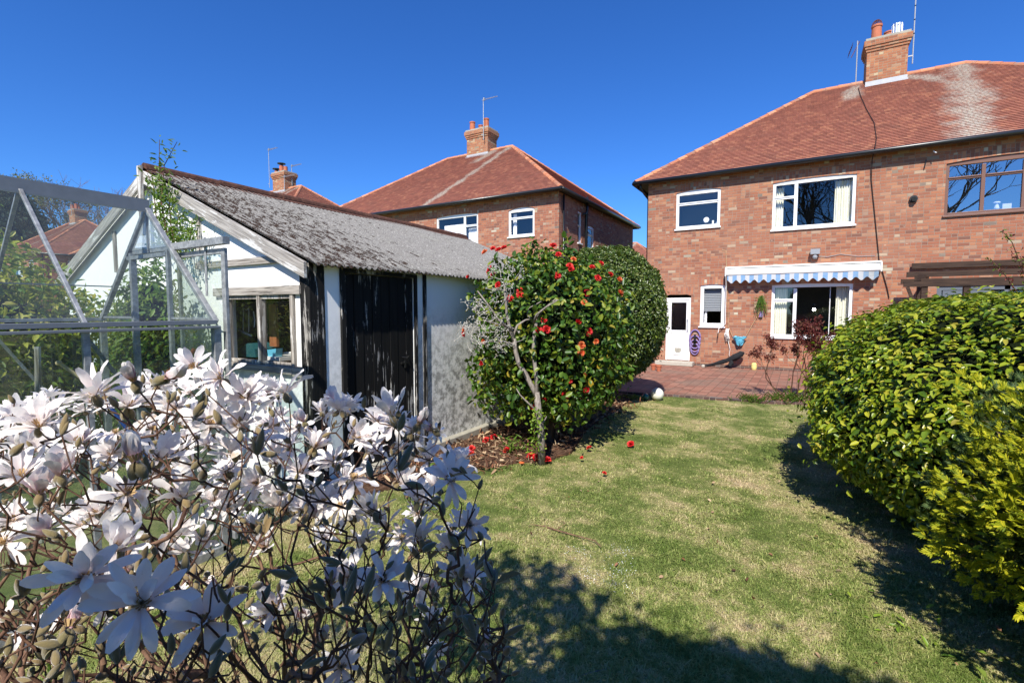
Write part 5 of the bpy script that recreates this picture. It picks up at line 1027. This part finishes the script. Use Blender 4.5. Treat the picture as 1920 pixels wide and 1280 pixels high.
# ground plants at the foot of the conifer
def weed(name, x, y, n, L, W, mat, label, spread=.12, seed=0, up=.6, h=.06):
    A = thing(name, label, 'plant', (x, y, 0)); r = np.random.default_rng(seed); a = r.uniform(0, 6.28, n); P = np.stack([x + spread * r.normal(size=n), y + spread * r.normal(size=n), r.uniform(.0, h, n)], 1)
    D = np.stack([np.cos(a), np.sin(a), np.full(n, up)], 1) + r.normal(size=(n, 3)) * .2; N = np.stack([-np.cos(a) * up, -np.sin(a) * up, np.ones(n)], 1) + r.normal(size=(n, 3)) * .2; l = L * r.uniform(.6, 1.3, n); v, q = leaves(P, D, N, l, l * W / L, .15, .3); link('foliage', np_mesh('foliage', v - np.array(A.location), q, [mat]), A); return A
weed('broadleaf_weed', .95, 2.95, 60, .055, .025, 'leaf_climber', 'leafy green weed on the lawn edge below the golden conifer', seed=1); weed('leafy_weed', .55, 3.35, 40, .05, .02, 'leaf_fresh', 'small bright green weed in the shade edge left of the conifer', seed=2)
weed('herb_tuft', -3.35, 4.05, 60, .05, .03, 'leaf_climber', 'small green herb tuft at the shed plinth by the magnolia', .07, 3); weed('fern_tuft', -3.0, 5.05, 70, .09, .02, 'leaf_climber', 'feathery green tuft under the camellia', .08, 4, 1.0, .2)
weed('grass_tuft', -.75, 10.35, 120, .16, .008, 'leaf_climber', 'long grass tuft at the patio edge left of the red-leaved shrub', .14, 5, 1.6); weed('grass_tuft', -.15, 10.75, 140, .20, .008, 'leaf_climber', 'long grass tuft at the foot of the red-leaved shrub', .2, 6, 1.8); weed('ivy_tuft', -2.85, 9.5, 90, .08, .04, 'leaf_climber', 'green ivy tuft left of the white and teal balls', .13, 7)
# red-leaved shrub on the patio edge
A = thing('red_leaved_shrub', 'small rose shrub with dark red leaves and bare stems at the patio edge', 'shrub', (-.2, 11.1, 0)); b = MB(); tips = []; rr = random.Random(5)
def grow(b, p, d, L, r, depth, tips, rr, spread=.5, lift=.1, n=5):
    pts = [p]; dd = d.normalized()
    for s_ in range(3): dd = (dd + Vector((rr.gauss(0, .16), rr.gauss(0, .16), rr.gauss(lift * .5, .1)))).normalized(); pts.append(pts[-1] + dd * L / 3)
    b.tube(pts, [r, r * .88, r * .76, r * .62], n, False)
    if depth == 0: tips.append((pts[-1], dd)); tips.append((pts[-2], dd)); return
    for k in range(rr.choice((2, 3))): grow(b, pts[rr.choice((2, 3, 3))], dd + Vector((rr.gauss(0, spread), rr.gauss(0, spread), rr.gauss(lift, spread * .6))), L * rr.uniform(.6, .82), r * .62, depth - 1, tips, rr, spread, lift, max(3, n - 1))
for (x, y, dx, dz) in ((-.15, 11.0, -.75, 1), (-.05, 11.05, -.35, 1), (.1, 11.1, .25, 1), (.15, 11.1, .1, 1.2), (.0, 11.1, -.1, 1), (.2, 11.15, .6, 1)): grow(b, Vector((x, y, 0)), Vector((dx, .0, dz)), .58, .016, 3, tips, rr, .42, .28)
b.build('stem', 'bark_twig', A); P = np.array([list(t[0] + Vector((rr.gauss(0, .03), rr.gauss(0, .03), rr.gauss(0, .03)))) for t in tips for _ in range(20)]); n = len(P); v, q = leaves(P, RNG.normal(size=(n, 3)), RNG.normal(size=(n, 3)) + [0, -.3, .6], RNG.uniform(.03, .075, n), RNG.uniform(.012, .026, n)); link('foliage', np_mesh('foliage', v - np.array(A.location), q, ['leaf_red']), A)
# shoot of a shrub at the right edge, in front of the neighbour's wall
A = thing('arching_shrub', 'thin arching branches with small reddish leaves at the right edge of the garden', 'shrub', (4.1, 8.9, 0)); b = MB(); tips = []
for L_ in ([(3.9, 8.6, 0), sight(1935, 620, 7.6), sight(1915, 560, 7.6), sight(1888, 520, 7.6), sight(1856, 484, 7.6)], [(3.9, 8.6, 0), sight(1945, 560, 7.6), sight(1915, 500, 7.6), sight(1898, 455, 7.6), sight(1880, 434, 7.6)], [(3.9, 8.6, 0), sight(1950, 600, 7.6), sight(1925, 520, 7.6), sight(1905, 480, 7.6)]):
    tree_line(b, L_, .016, .004, 6)
    for i in range(2, len(L_)):
        for k in range(16): t = rr.random(); tips.append(Vector(L_[i - 1]).lerp(Vector(L_[i]), t) + Vector((rr.gauss(0, .035), rr.gauss(0, .035), rr.gauss(0, .035))))
b.build('stem', 'bark_twig', A); P = np.array([list(t) for t in tips for _ in range(2)]); n = len(P); v, q = leaves(P, RNG.normal(size=(n, 3)), RNG.normal(size=(n, 3)) + [0, -.3, .8], RNG.uniform(.03, .06, n), RNG.uniform(.015, .028, n)); pick = np.repeat((RNG.random(n) < .5).astype(int), 2); link('foliage', np_mesh('foliage', v - np.array(A.location), q, ['leaf_red', 'leaf_climber'], matidx=pick), A)

# hedge behind the greenhouse and climber on the gable
H6 = thing('variegated_hedge', 'loose yellow and green variegated hedge behind the greenhouse', 'hedge', (-7.1, 1.4, 0))
crown('foliage', H6, (-7.3, .8, 1.15), (1.05, 2.1, 1.32), 19000, .09, .038, ['leaf_variegated', 'leaf_climber'], 51, amp=.10, freq=4.5, depth=.2, exps=2.6, zmin=.05, up=.35, rnd=.9, core=.74, stray=.15, matpick=lambda P, r: (r.random(len(P)) < .28).astype(int))
H7 = thing('climbing_shrub', 'green shrub climbing the shed gable with long shoots above the roof peak', 'shrub', (-6.0, 2.55, 0))
crown('foliage', H7, (-5.95, 2.45, 1.15), (.62, .36, 1.10), 5200, .075, .03, 'leaf_climber', 61, amp=.12, freq=5, depth=.2, zmin=.05, up=.3, rnd=.9, core=.7, stray=.15)
cl = lambda x, y: sight(x, y, 2.70 / (.86 + .51 * (x - 960) / FPX))       # shoots trained just in front of the gable
b = MB(); tips = []; rr = random.Random(8)
for L_ in ([cl(318, 470), cl(305, 400), cl(298, 330), cl(299, 262)], [cl(316, 450), cl(302, 380), cl(308, 310), cl(332, 266)], [cl(330, 470), cl(320, 420), cl(317, 370), cl(325, 350)], [cl(345, 480), cl(355, 450), cl(362, 410)], [cl(335, 490), cl(330, 440), cl(335, 400)], [cl(300, 460), cl(292, 400), cl(288, 350), cl(276, 325)]):
    tree_line(b, L_, .008, .003, 5)
    for i in range(1, len(L_)):
        for k in range(20 if i > 2 else 60): tips.append(Vector(L_[i - 1]).lerp(Vector(L_[i]), rr.random()) + Vector((rr.gauss(0, .03 if i > 2 else .07), rr.gauss(0, .03), rr.gauss(0, .03 if i > 2 else .06))))
b.build('stem', 'bark_twig', H7); P = np.array([list(t) for t in tips]); n = len(P); v, q = leaves(P, RNG.normal(size=(n, 3)), RNG.normal(size=(n, 3)) + [0, -.3, .8], RNG.uniform(.04, .08, n), RNG.uniform(.015, .03, n)); link('foliage', np_mesh('foliage', v - np.array(H7.location), q, ['leaf_climber']), H7)

# ------------------------------------------------------------------ distant trees
def bare_tree(name, x, y, h, seed, label, mat='bark_far', leaf=None, depth=6, nl=3, group='trees beyond the gardens', spread=.5, r0=None, lift=.12):
    rr = random.Random(seed); A = thing(name, label, 'tree', (x, y, 0), group); b = MB(); tips = []; r0 = r0 or h * .018
    b.tube([(x, y, 0), (x + rr.uniform(-.2, .2), y, h * .16), (x + rr.uniform(-.3, .3), y, h * .30)], [r0 * 1.3, r0 * 1.05, r0], 8); b.build('trunk', mat, A)
    b = MB(); top = Vector((x, y, h * .28))
    for k in range(5): grow(b, top + Vector((0, 0, rr.uniform(-.02, .1) * h)), Vector((rr.gauss(0, .6), rr.gauss(0, .6), 1)), h * .24, r0 * .55, depth - 1, tips, rr, spread, lift, 5)
    b.build('crown', 'bark_far' if mat == 'bark_birch' else mat, A)
    if leaf:
        P = np.array([list(t[0]) for t in tips for _ in range(nl)]); n = len(P); P = P + RNG.normal(size=P.shape) * .25; v, q = leaves(P, RNG.normal(size=(n, 3)), RNG.normal(size=(n, 3)), RNG.uniform(.15, .3, n), RNG.uniform(.08, .15, n)); link('foliage', np_mesh('foliage', v - np.array(A.location), q, [leaf]), A)
    return A
def far(px, zc): v = sight(px, 580, zc); return v.x, v.y
x, y = far(125, 62); bare_tree('birch_tree', x, y, 16.8, 3, 'pale trunked birch with thin yellow-green leaves, left of the bare trees', 'bark_birch', 'leaf_birch', 6, 6)
x, y = far(205, 66); bare_tree('bare_tree', x, y, 20.6, 5, 'bare purplish tree just left of the shed gable, the taller one', 'bark_far')
x, y = far(240, 78); bare_tree('bare_tree', x, y, 20.0, 6, 'lower bare tree behind the shed gable peak', 'bark_far')
x, y = far(22, 48); A = thing('conifer_tree', 'tall dark blue-green conifer at the far left edge', 'tree', (x, y, 0), 'trees beyond the gardens')
b = MB(); b.tube([(x, y, 0), (x, y, 11)], [.35, .1], 8); b.build('trunk', 'bark_far', A)
crown('crown', A, (x, y, 7.5), (3.6, 3.6, 7.0), 11000, .55, .22, 'leaf_dark_conifer', 71, amp=.10, freq=5, depth=.14, exps=1.7, zmin=.5, rnd=.7, core=.8, coremat='leaf_dark_conifer')
# trees behind the camera: what the upper windows mirror
for i, (tx, ty_, th, lb) in enumerate(((4.5, -26, 19, 'bare tree far behind the viewer, mirrored in the bedroom window'), (9.5, -24, 17, 'bare tree far behind the viewer, mirrored in the brown window'), (1.0, -30, 20, 'bare tree far behind the viewer, left of the mirrored pair'))):
    bare_tree('bare_tree', tx, ty_, th, 20 + i, lb, 'bark_dark', depth=5, group='trees behind the viewer')

# ------------------------------------------------------------------ laurel behind the viewer that throws the near shade
H8 = thing('laurel_bush', 'tall laurel bush behind the viewer shading the near lawn', 'bush', (1.55, -1.6, 0))
crown('foliage', H8, (2.0, -1.20, 2.08), (2.38, .7, 1.92), 20000, .11, .055, 'leaf_round', 81, amp=.05, freq=5, depth=.035, exps=3.2, zmin=.05, core=.965); crown('branch_spray', H8, (-.50, -.74, 3.62), (.62, .26, .30), 420, .11, .055, 'leaf_round', 83, amp=.2, freq=6, depth=.35, core=0)
b = MB(); b.tube([(.9, -1.1, 2.6), (.2, -.9, 3.3), (-.4, -.75, 3.6), (-.95, -.7, 3.7)], [.03, .022, .014, .005], 6); b.tube([(.2, -.9, 3.3), (-.3, -.7, 3.75), (-.7, -.65, 3.8)], [.016, .01, .004], 5); b.build('bough', 'bark_dark', H8); trunk_stub(H8, 1.5, -1.6, 1.5, .07)

# ------------------------------------------------------------------ magnolia
MG = thing('magnolia_bush', 'star magnolia bush in white and pale pink flower in the near left corner', 'magnolia', (-.98, .72, 0))
def petal_grid(seed, L, W, curl, twist, nseg=6):
    r = np.random.default_rng(seed); t = np.linspace(0, 1, nseg); w_ = W * np.clip(np.sin(np.pi * (t * .78 + .13)) ** .8 * (.45 + .7 * t), .04, 1); w_[-1] *= .45
    return t, w_
def flower_mesh(name, seed, npet, L, W, tilt0, tilt1, curl, mats=('petal_white', 'stamen'), floppy=.15):
    """petals in whorls; tilt = angle above the flower's base plane; local +Z is the flower axis"""
    r = np.random.default_rng(seed); V = []; Q = []; UV = []; MI = []; ns = 9
    for i in range(npet):
        ring = i / max(1, npet - 1); a = i * 2.399 + r.normal() * .18; t0 = tilt0 + (tilt1 - tilt0) * ring + r.normal() * floppy; l = L * r.uniform(.82, 1.1); wd = W * r.uniform(.8, 1.2); cv = curl + r.normal() * abs(floppy) * 1.2; tw = r.normal() * .35
        pos = np.array([.004 * math.cos(a), .004 * math.sin(a), .004 * ring]); base = len(V); ang = t0
        er = np.array([math.cos(a), math.sin(a), 0]); ez = np.array([0, 0, 1.0]); es = np.array([-math.sin(a), math.cos(a), 0])
        for k in range(ns):
            t = k / (ns - 1); ang = t0 + cv * t ** 1.3; d = er * math.cos(ang) + ez * math.sin(ang); nn = -er * math.sin(ang) + ez * math.cos(ang)
            if k: pos = pos + d * (l / (ns - 1))
            wk = wd * (max(.12, math.sin(math.pi * min(1, t * .72 + .12)) ** .9 * (.35 + .75 * t))) * (.40 if k == ns - 1 else (.84 if k == ns - 2 else 1)); sd = es * math.cos(tw * t) + nn * math.sin(tw * t)
            cup = .22 * wk; wv = .10 * wk * math.sin(t * 8 + i * 1.7)
            for s_ in (-1, 0, 1): V.append(pos + sd * wk * .5 * s_ + nn * (cup * abs(s_) * .6 + wv * s_) + nn * r.normal() * .0007); 
        for k in range(ns - 1):
            for s_ in range(2): q = [base + k * 3 + s_, base + k * 3 + s_ + 1, base + (k + 1) * 3 + s_ + 1, base + (k + 1) * 3 + s_]; Q.append(q); MI.append(0); UV += [(s_ / 2, k / (ns - 1)), ((s_ + 1) / 2, k / (ns - 1)), ((s_ + 1) / 2, (k + 1) / (ns - 1)), (s_ / 2, (k + 1) / (ns - 1))]
    # stamens
    for i in range(22):
        a = i * 2.399; rr_ = .0025 + .004 * (i / 22); b0 = np.array([rr_ * math.cos(a), rr_ * math.sin(a), .004]); d = np.array([math.cos(a) * .5, math.sin(a) * .5, 1.0]); d /= np.linalg.norm(d); s_ = np.array([-math.sin(a), math.cos(a), 0]) * .0012; base = len(V); V += [b0 - s_, b0 + s_, b0 + d * .011 + s_, b0 + d * .011 - s_]; Q.append([base, base + 1, base + 2, base + 3]); MI.append(1); UV += [(0, 0)] * 4
    # base scale (fuzzy bract)
    for i in range(2):
        base = len(V); n = 6
        for k in range(5):
            t = k / 4; rad2 = (.008 * math.sin(math.pi * (.15 + .8 * t)) ); 
            for j in range(n): a = 2 * math.pi * j / n; V.append(np.array([rad2 * math.cos(a) + (.006 if i else -.006) * (1 - t), rad2 * math.sin(a), -.020 + .024 * t]))
        for k in range(4):
            for j in range(n): Q.append([base + k * n + j, base + k * n + (j + 1) % n, base + (k + 1) * n + (j + 1) % n, base + (k + 1) * n + j]); MI.append(2); UV += [(0, 0)] * 4
    return np_mesh(name, np.array(V), np.array(Q), list(mats) + ['bud_fuzz'], np.array(UV), np.array(MI), smooth=True)
FO = [flower_mesh('flower', 100 + k, 16 + k % 4, .055, .0185, .05 + .14 * (k % 4), 1.15, -.35 - .15 * (k % 3), floppy=.34) for k in range(10)]
FW = [flower_mesh('flower', 120 + k, 12, .055, .019, -.4, .6, -.9, ('petal_wilted', 'stamen'), .3) for k in range(2)]
FH = [flower_mesh('flower', 140 + k, 12, .052, .019, .55, 1.25, .02, ('petal_white', 'stamen'), .18) for k in range(4)]
FP = [flower_mesh('flower', 160 + k, 10, .050, .025, 1.0, 1.35, .25, ('petal_pink', 'stamen'), .09) for k in range(2)]
FB = [flower_mesh('bud', 180 + k, 7, .042, .020, 1.32, 1.45, .32, ('petal_pink', 'stamen'), .04) for k in range(2)]
def fuzz_bud(seed, L=.034, R=.0085, n=8, cluster=1):
    b = MB(); r = random.Random(seed)
    for c in range(cluster):
        a = r.uniform(0, 6.28); ti = 0 if c == 0 else r.uniform(.4, .8); d = Vector((math.cos(a) * math.sin(ti), math.sin(a) * math.sin(ti), math.cos(ti))); l = L * r.uniform(.75, 1.2) * (1 if c == 0 else .7); R2 = R * (1 if c == 0 else .62)
        pts = []; rs = []
        for k in range(7): t = k / 6; pts.append(d * l * t + Vector((0, 0, 1)) * .004 * t * t); rs.append(R2 * max(.08, math.sin(math.pi * (t * .88 + .10)) ** .75))
        b.tube(pts, rs, n)
    me = bpy.data.meshes.new('bud'); me.from_pydata([tuple(v) for v in b.v], [], b.f); me.materials.append(M['bud_fuzz'])
    for p in me.polygons: p.use_smooth = True
    me.update(); return me
BUDS = [fuzz_bud(k, .021 + .005 * (k % 3), .0052, 8, 1 + k % 3) for k in range(5)]
def sepal(seed):
    r = np.random.default_rng(seed); P = np.zeros((3, 3)); a = r.uniform(0, 6.28, 3); D = np.stack([np.cos(a) * .6, np.sin(a) * .6, np.ones(3)], 1); N = np.stack([-np.cos(a), -np.sin(a), np.full(3, .6)], 1); L = r.uniform(.025, .042, 3); v, q = leaves(P, D, N, L, L * .36, .3, .1, (.35, .75)); return np_mesh('young_leaf', v, q, ['bud_fuzz'])
SEP = [sepal(k) for k in range(3)]
FD = .125
fl = [(365,690,100,'o'),(415,712,110,'o'),(312,708,55,'b'),(252,715,55,'b'),(178,742,135,'o'),(240,765,115,'o'),(330,765,95,'o'),(75,800,120,'o'),(30,785,90,'o'),(40,895,120,'o'),(112,890,95,'p'),(75,925,85,'p'),(392,800,105,'o'),(462,745,105,'o'),(535,738,120,'o'),(560,803,65,'w'),(635,770,85,'o'),(690,850,85,'o'),(735,780,90,'h'),(705,795,80,'o'),(785,795,38,'b'),(812,806,34,'b'),(522,852,75,'o'),(478,832,95,'w'),(447,800,75,'h'),(845,900,110,'o'),(803,862,60,'h'),(662,900,100,'w'),(748,905,65,'h'),(782,940,70,'h'),(882,985,95,'o'),(906,990,42,'h'),(790,1012,105,'o'),(720,1088,130,'o'),(652,1080,100,'o'),(785,1105,80,'o'),(870,1085,95,'o'),(500,1025,62,'h'),(640,1250,100,'o'),(803,1178,34,'b'),(912,1210,36,'b'),(903,1246,48,'h'),(518,1135,85,'h'),(602,1200,48,'b'),(265,1130,250,'o'),(385,1165,150,'o'),(160,1082,175,'o'),(218,1030,105,'h'),(250,1072,65,'p'),(95,1002,80,'p'),(345,935,125,'o'),(235,925,130,'w'),(300,860,85,'h'),(255,868,70,'b'),(150,985,70,'o'),(408,1105,38,'b'),(565,955,75,'o'),(482,905,95,'o'),(605,945,85,'o'),(702,962,75,'h'),(562,885,95,'o'),(432,885,80,'o'),(320,1002,75,'h'),(5,1165,90,'h'),(25,975,85,'o'),(185,960,70,'h'),(605,1010,60,'o'),(752,1010,75,'w'),(100,760,75,'o'),(590,840,70,'h'),(430,950,75,'o'),(380,1010,70,'h'),(680,1020,70,'o'),(520,950,70,'h'),(285,805,65,'w'),(210,850,80,'o'),(150,830,75,'h'),(665,820,70,'h'),(470,985,60,'o'),(725,985,55,'h'),(130,1180,60,'b'),(620,1100,50,'b'),(440,850,70,'h'),(360,870,80,'w'),(55,850,75,'h'),(505,800,75,'o')]
rr = random.Random(77); RG = np.random.default_rng(77)
attach = []      # points twigs must reach, with direction
cnt = 0
for (x, y, s_, k) in fl:
    size = {'o': .118, 'w': .115, 'h': .085, 'p': .080, 'b': .045}[k]; zc = FPX * size / s_; zc = max(.40, min(1.9, zc))
    p = sight(x, y, zc)
    face = (Vector((0, 0, CAMH)) - p).normalized()
    ax = Vector((rr.gauss(0, .45), rr.gauss(0, .45), rr.uniform(.4, 1.0))) + face * (rr.uniform(.2, .8) if k in 'ow' else .1)
    if (x, y) == (265, 1130): ax = face * 1.2 + Vector((0, 0, .35)); p = sight(x, y, .60)
    if (x, y) in ((845, 900), (720, 1088)): ax = face + Vector((.1, 0, .5))
    ax.normalize(); me = {'o': FO, 'w': FW, 'h': FH, 'p': FP, 'b': FB}[k]; me = me[cnt % len(me)]; cnt += 1
    big = {'o': .118, 'w': .115, 'h': .085, 'p': .080, 'b': .045}[k]
    o = place(me, 'flower', MG, p, ax, rr.uniform(.92, 1.08), rr.uniform(0, 6.28)); attach.append((p - ax * .018, ax))
NFL = len(fl)
# extra smaller flowers deeper in the bush, one part marked as stuff
def join_copies(name, items, parent):
    V = []; Q = []; MI = []; UV = []; off = 0; mats = []
    for me, p, ax, sc in items:
        n = len(me.vertices); co = np.empty(n * 3, np.float32); me.vertices.foreach_get('co', co); co = co.reshape(-1, 3); Rm = np.array((Vector(ax).normalized().to_track_quat('Z', 'Y').to_matrix() @ Matrix.Rotation(rr.uniform(0, 6.28), 3, 'Z'))); V.append((co * sc) @ Rm.T + np.array(p)); 
        li = np.empty(len(me.loops), np.int32); me.loops.foreach_get('vertex_index', li); ok = all(len(f.vertices) == 4 for f in me.polygons[:1]); Q.append(li.reshape(-1, 4) + off); off += n
        mi = np.empty(len(me.polygons), np.int32); me.polygons.foreach_get('material_index', mi); base = len(mats); names = [m.name for m in me.materials]; mp = []
        for nm in names:
            if nm not in mats: mats.append(nm)
            mp.append(mats.index(nm))
        MI.append(np.array(mp)[mi]); u = np.zeros(len(me.loops) * 2, np.float32)
        if me.uv_layers: me.uv_layers[0].data.foreach_get('uv', u)
        UV.append(u.reshape(-1, 2))
    me = np_mesh(name, np.concatenate(V) - np.array(root_loc(parent)), np.concatenate(Q), mats, np.concatenate(UV), np.concatenate(MI), smooth=True); return link(name, me, parent, kind='stuff')
topline = lambda x: np.interp(x, [0, 120, 250, 380, 560, 700, 820, 900, 950], [760, 730, 715, 690, 725, 755, 800, 900, 1180])
items = []
for k in range(175):
    x = rr.uniform(-60, 880); y = topline(x) + rr.random() ** 1.4 * 240 + 12 + (rr.random() < .12) * 200; zc = rr.uniform(1.15, 1.9) if y < 1000 else rr.uniform(.9, 1.5); p = sight(x, y, zc); ax = Vector((rr.gauss(0, .5), rr.gauss(0, .5), 1)).normalized(); me = rr.choice(FO + FH + FW + FP); items.append((me, p, ax, rr.uniform(.68, .95))); attach.append((p - ax * .018, ax))
join_copies('small_flowers', items, MG)
# fuzzy buds: positions scattered through the bush
budp = []
for k in range(760):
    x = rr.uniform(-80, 960); y = topline(x) + rr.uniform(0, 1) ** .8 * (1330 - topline(x)); zc = rr.uniform(.72, 1.75) if y < 1050 else rr.uniform(.62, 1.3); p = sight(x, y, zc); ax = Vector((rr.gauss(0, .5), rr.gauss(0, .5), rr.uniform(.2, 1.1))).normalized(); budp.append((p, ax, zc))
budp.sort(key=lambda t: t[2])
bud_items = []
for i, (p, ax, zc) in enumerate(budp):
    me = rr.choice(BUDS); attach.append((p, ax))
    if i < 98: place(me, 'fuzzy_bud', MG, p, ax, rr.uniform(.8, 1.25), rr.uniform(0, 6.28))
    else: bud_items.append((p, ax))
b = MB()
for p, ax in bud_items:
    L = rr.uniform(.014, .030); R = L * .24; pts = [p + ax * L * t for t in (0, .2, .45, .7, .9, 1)]; b.tube(pts, [R * .5, R * .9, R, R * .75, R * .4, R * .08], 6)
bo = b.build('small_buds', 'bud_fuzz', MG, smooth=True, kind='stuff')
for i in range(98):
    p, ax = rr.choice(attach); place(SEP[i % 3], 'young_leaf', MG, p - ax * rr.uniform(0, .02), ax + Vector((rr.gauss(0, .4), rr.gauss(0, .4), 0)), rr.uniform(.7, 1.1), rr.uniform(0, 6))
for k in range(650):        # bare twig ends
    x = rr.uniform(-60, 950); y0 = topline(x) + 60; y = y0 + rr.random() ** .8 * (1330 - y0); zc = rr.uniform(.65, 1.6) if y < 1100 else rr.uniform(.6, 1.25); attach.append((sight(x, y, zc), Vector((rr.gauss(0, .5), rr.gauss(0, .5), .6)).normalized()))
# branching: main stems, then every flower and bud joined to the nearest wood
nodes = []   # (pos, parent)
def add_chain(pts, par):
    for p in pts: nodes.append([Vector(p), par]); par = len(nodes) - 1
    return par
root = [Vector((-.98, .74, 0))]
nodes.append([root[0], -1])
stems = [(590, 1010, 1.02), (470, 930, 1.15), (240, 960, .85), (60, 1010, .75), (330, 1120, .62), (720, 1010, 1.05), (160, 880, 1.1), (400, 860, 1.3), (640, 900, 1.35), (820, 1060, .95), (20, 900, 1.0), (300, 960, 1.25), (700, 1150, .8), (520, 1130, .75), (130, 1120, .6)]
for (x, y, zc) in stems:
    e = sight(x, y, zc); s0 = root[0] + Vector((rr.uniform(-.12, .12), rr.uniform(-.12, .12), 0)); par = 0; n = 14; pts = []
    for i in range(1, n + 1):
        t = i / n; base = Vector((s0.x, s0.y, 0)); p = base.lerp(e, t); bow = math.sin(math.pi * t) * .08; ctr = Vector((root[0].x, root[0].y, 0)); hz = 1 - (1 - t) ** 1.3; p = Vector((base.x + (e.x - base.x) * t ** 1.25, base.y + (e.y - base.y) * t ** 1.25, e.z * hz)); p += Vector((rr.gauss(0, .006), rr.gauss(0, .006), rr.gauss(0, .004))); pts.append(p)
    add_chain(pts, 0)
ctr = Vector((root[0].x, root[0].y, .5)); order = sorted(attach, key=lambda t: (t[0] - ctr).length)
pos = np.array([list(n[0]) for n in nodes])
for p, ax in order:
    pv = np.array(p); d = np.linalg.norm(pos - pv, axis=1) + np.maximum(0, pos[:, 2] - pv[2] + .03) * 1.8 + (pos[:, 2] < .35) * .3; j = int(np.argmin(d)); q = nodes[j][0]; L = (p - q).length; n = max(2, int(L / .035)); pts = []
    for i in range(1, n + 1):
        t = i / n; h_ = q.lerp(p, t); c1 = q + (p - q) * .5 ; bend = ax * (-.25 * L) * math.sin(math.pi * t) * .6; jit = Vector((rr.gauss(0, 1), rr.gauss(0, 1), rr.gauss(0, 1))) * (.0025 if i < n else 0); pts.append(h_ + bend + jit)
    add_chain(pts, j); pos = np.concatenate([pos, np.array([list(x_) for x_ in pts])])
w_ = [0.0] * len(nodes); child = [0] * len(nodes)
for i in range(len(nodes) - 1, 0, -1):
    if w_[i] == 0: w_[i] = 1.0
    w_[nodes[i][1]] += w_[i]
for i in range(len(nodes)): w_[i] = max(1.0, w_[i])
rad_n = [min(.019, .0012 * x_ ** .46) for x_ in w_]
b = MB(); bt = MB()
for i in range(1, len(nodes)):
    p, par = nodes[i]; q = nodes[par][0]; r1 = rad_n[i]; r0 = min(rad_n[par], r1 * 1.35) if par else min(.019, r1 * 1.1)
    if (p - q).length < 1e-4: continue
    d = (p - q).normalized(); tgt = b if r1 > .0036 else bt; tgt.tube([q - d * r0 * .3, p + d * r1 * .3], [r0, r1], 8 if r1 > .006 else (6 if r1 > .003 else 4), False)
b.build('branches', 'bark_magnolia', MG, smooth=True); bt.build('twigs', 'bark_twig', MG, smooth=True)

# ------------------------------------------------------------------ small things on the lawn
b = MB(); c = [Vector((-1.75, 3.45, .03)), Vector((-1.62, 3.42, .04)), Vector((-1.45, 3.42, .035)), Vector((-1.30, 3.43, .03)), Vector((-1.22, 3.36, .03))]
tree_line(b, c, .007, .003, 5); tree_line(b, [c[1], Vector((-1.6, 3.55, .05)), Vector((-1.66, 3.6, .04))], .004, .002, 4); tree_line(b, [c[0], Vector((-1.85, 3.40, .04))], .005, .002, 4); b.build('fallen_twig', 'bark_magnolia', None, label='dry reddish twig lying on a bare patch of the lawn', cat='twig')
b = MB(); tree_line(b, [Vector((-.92, 2.0, .03)), Vector((-.82, 2.12, .04)), Vector((-.74, 2.22, .03))], .004, .003, 4); b.build('fallen_twig', 'bark_dead', None, label='thin pale stick on the shaded lawn in front', cat='twig')
def lawn_bits(name, n, cx, cy, sx, sy, mat, label, cat, L=.015, seed=0):
    r = np.random.default_rng(seed); k = r.integers(0, len(cx), n); x = np.array(cx)[k] + r.normal(size=n) * sx; y = np.array(cy)[k] + r.normal(size=n) * sy; P = np.stack([x, y, hgt(x, y) + r.uniform(.012, .035, n)], 1); N = unit(np.array([0, 0, 1.0]) + r.normal(size=(n, 3)) * .5); D = np.cross(N, r.normal(size=(n, 3))); l = L * r.uniform(.5, 1.4, n); v, q = leaves(P, D, N, l, l * .6, .15, .1); link(name, np_mesh(name, v, q, [mat]), kind='stuff', label=label, cat=cat)
lawn_bits('white_flecks', 420, [-1.32, -1.0, -.98, -1.15, -1.1], [3.2, 3.15, 2.95, 2.95, 3.4], .055, .055, 'net_white', 'scattered white flecks on the middle of the lawn', 'flecks', .005, 3)
lawn_bits('dead_leaves', 90, [-1.9, -.6, .3, .6, -1.7], [2.7, 4.5, 3.2, 2.6, 4.5], .7, .8, 'litter', 'a few brown dead leaves scattered over the lawn', 'leaves', .03, 4)
A = thing('daffodil', 'small yellow flower low among the grass at the left edge', 'flower', (-1.85, .62, 0)); p = sight(81, 1083, 1.35)
A.location = (p.x, p.y, 0); b = MB(); b.tube([(p.x, p.y, 0), (p.x, p.y, p.z)], .004, 5); b.build('stem', 'leaf_climber', A); b = MB()
for k in range(6): a = k * 1.047; b.ball(p + Vector((.012 * math.cos(a), .012 * math.sin(a), 0)), .010, 6, 4, (1, 1, .4))
b.ball(p + Vector((0, 0, .006)), .008, 6, 5); b.build('petals', 'yellow_stone', A)
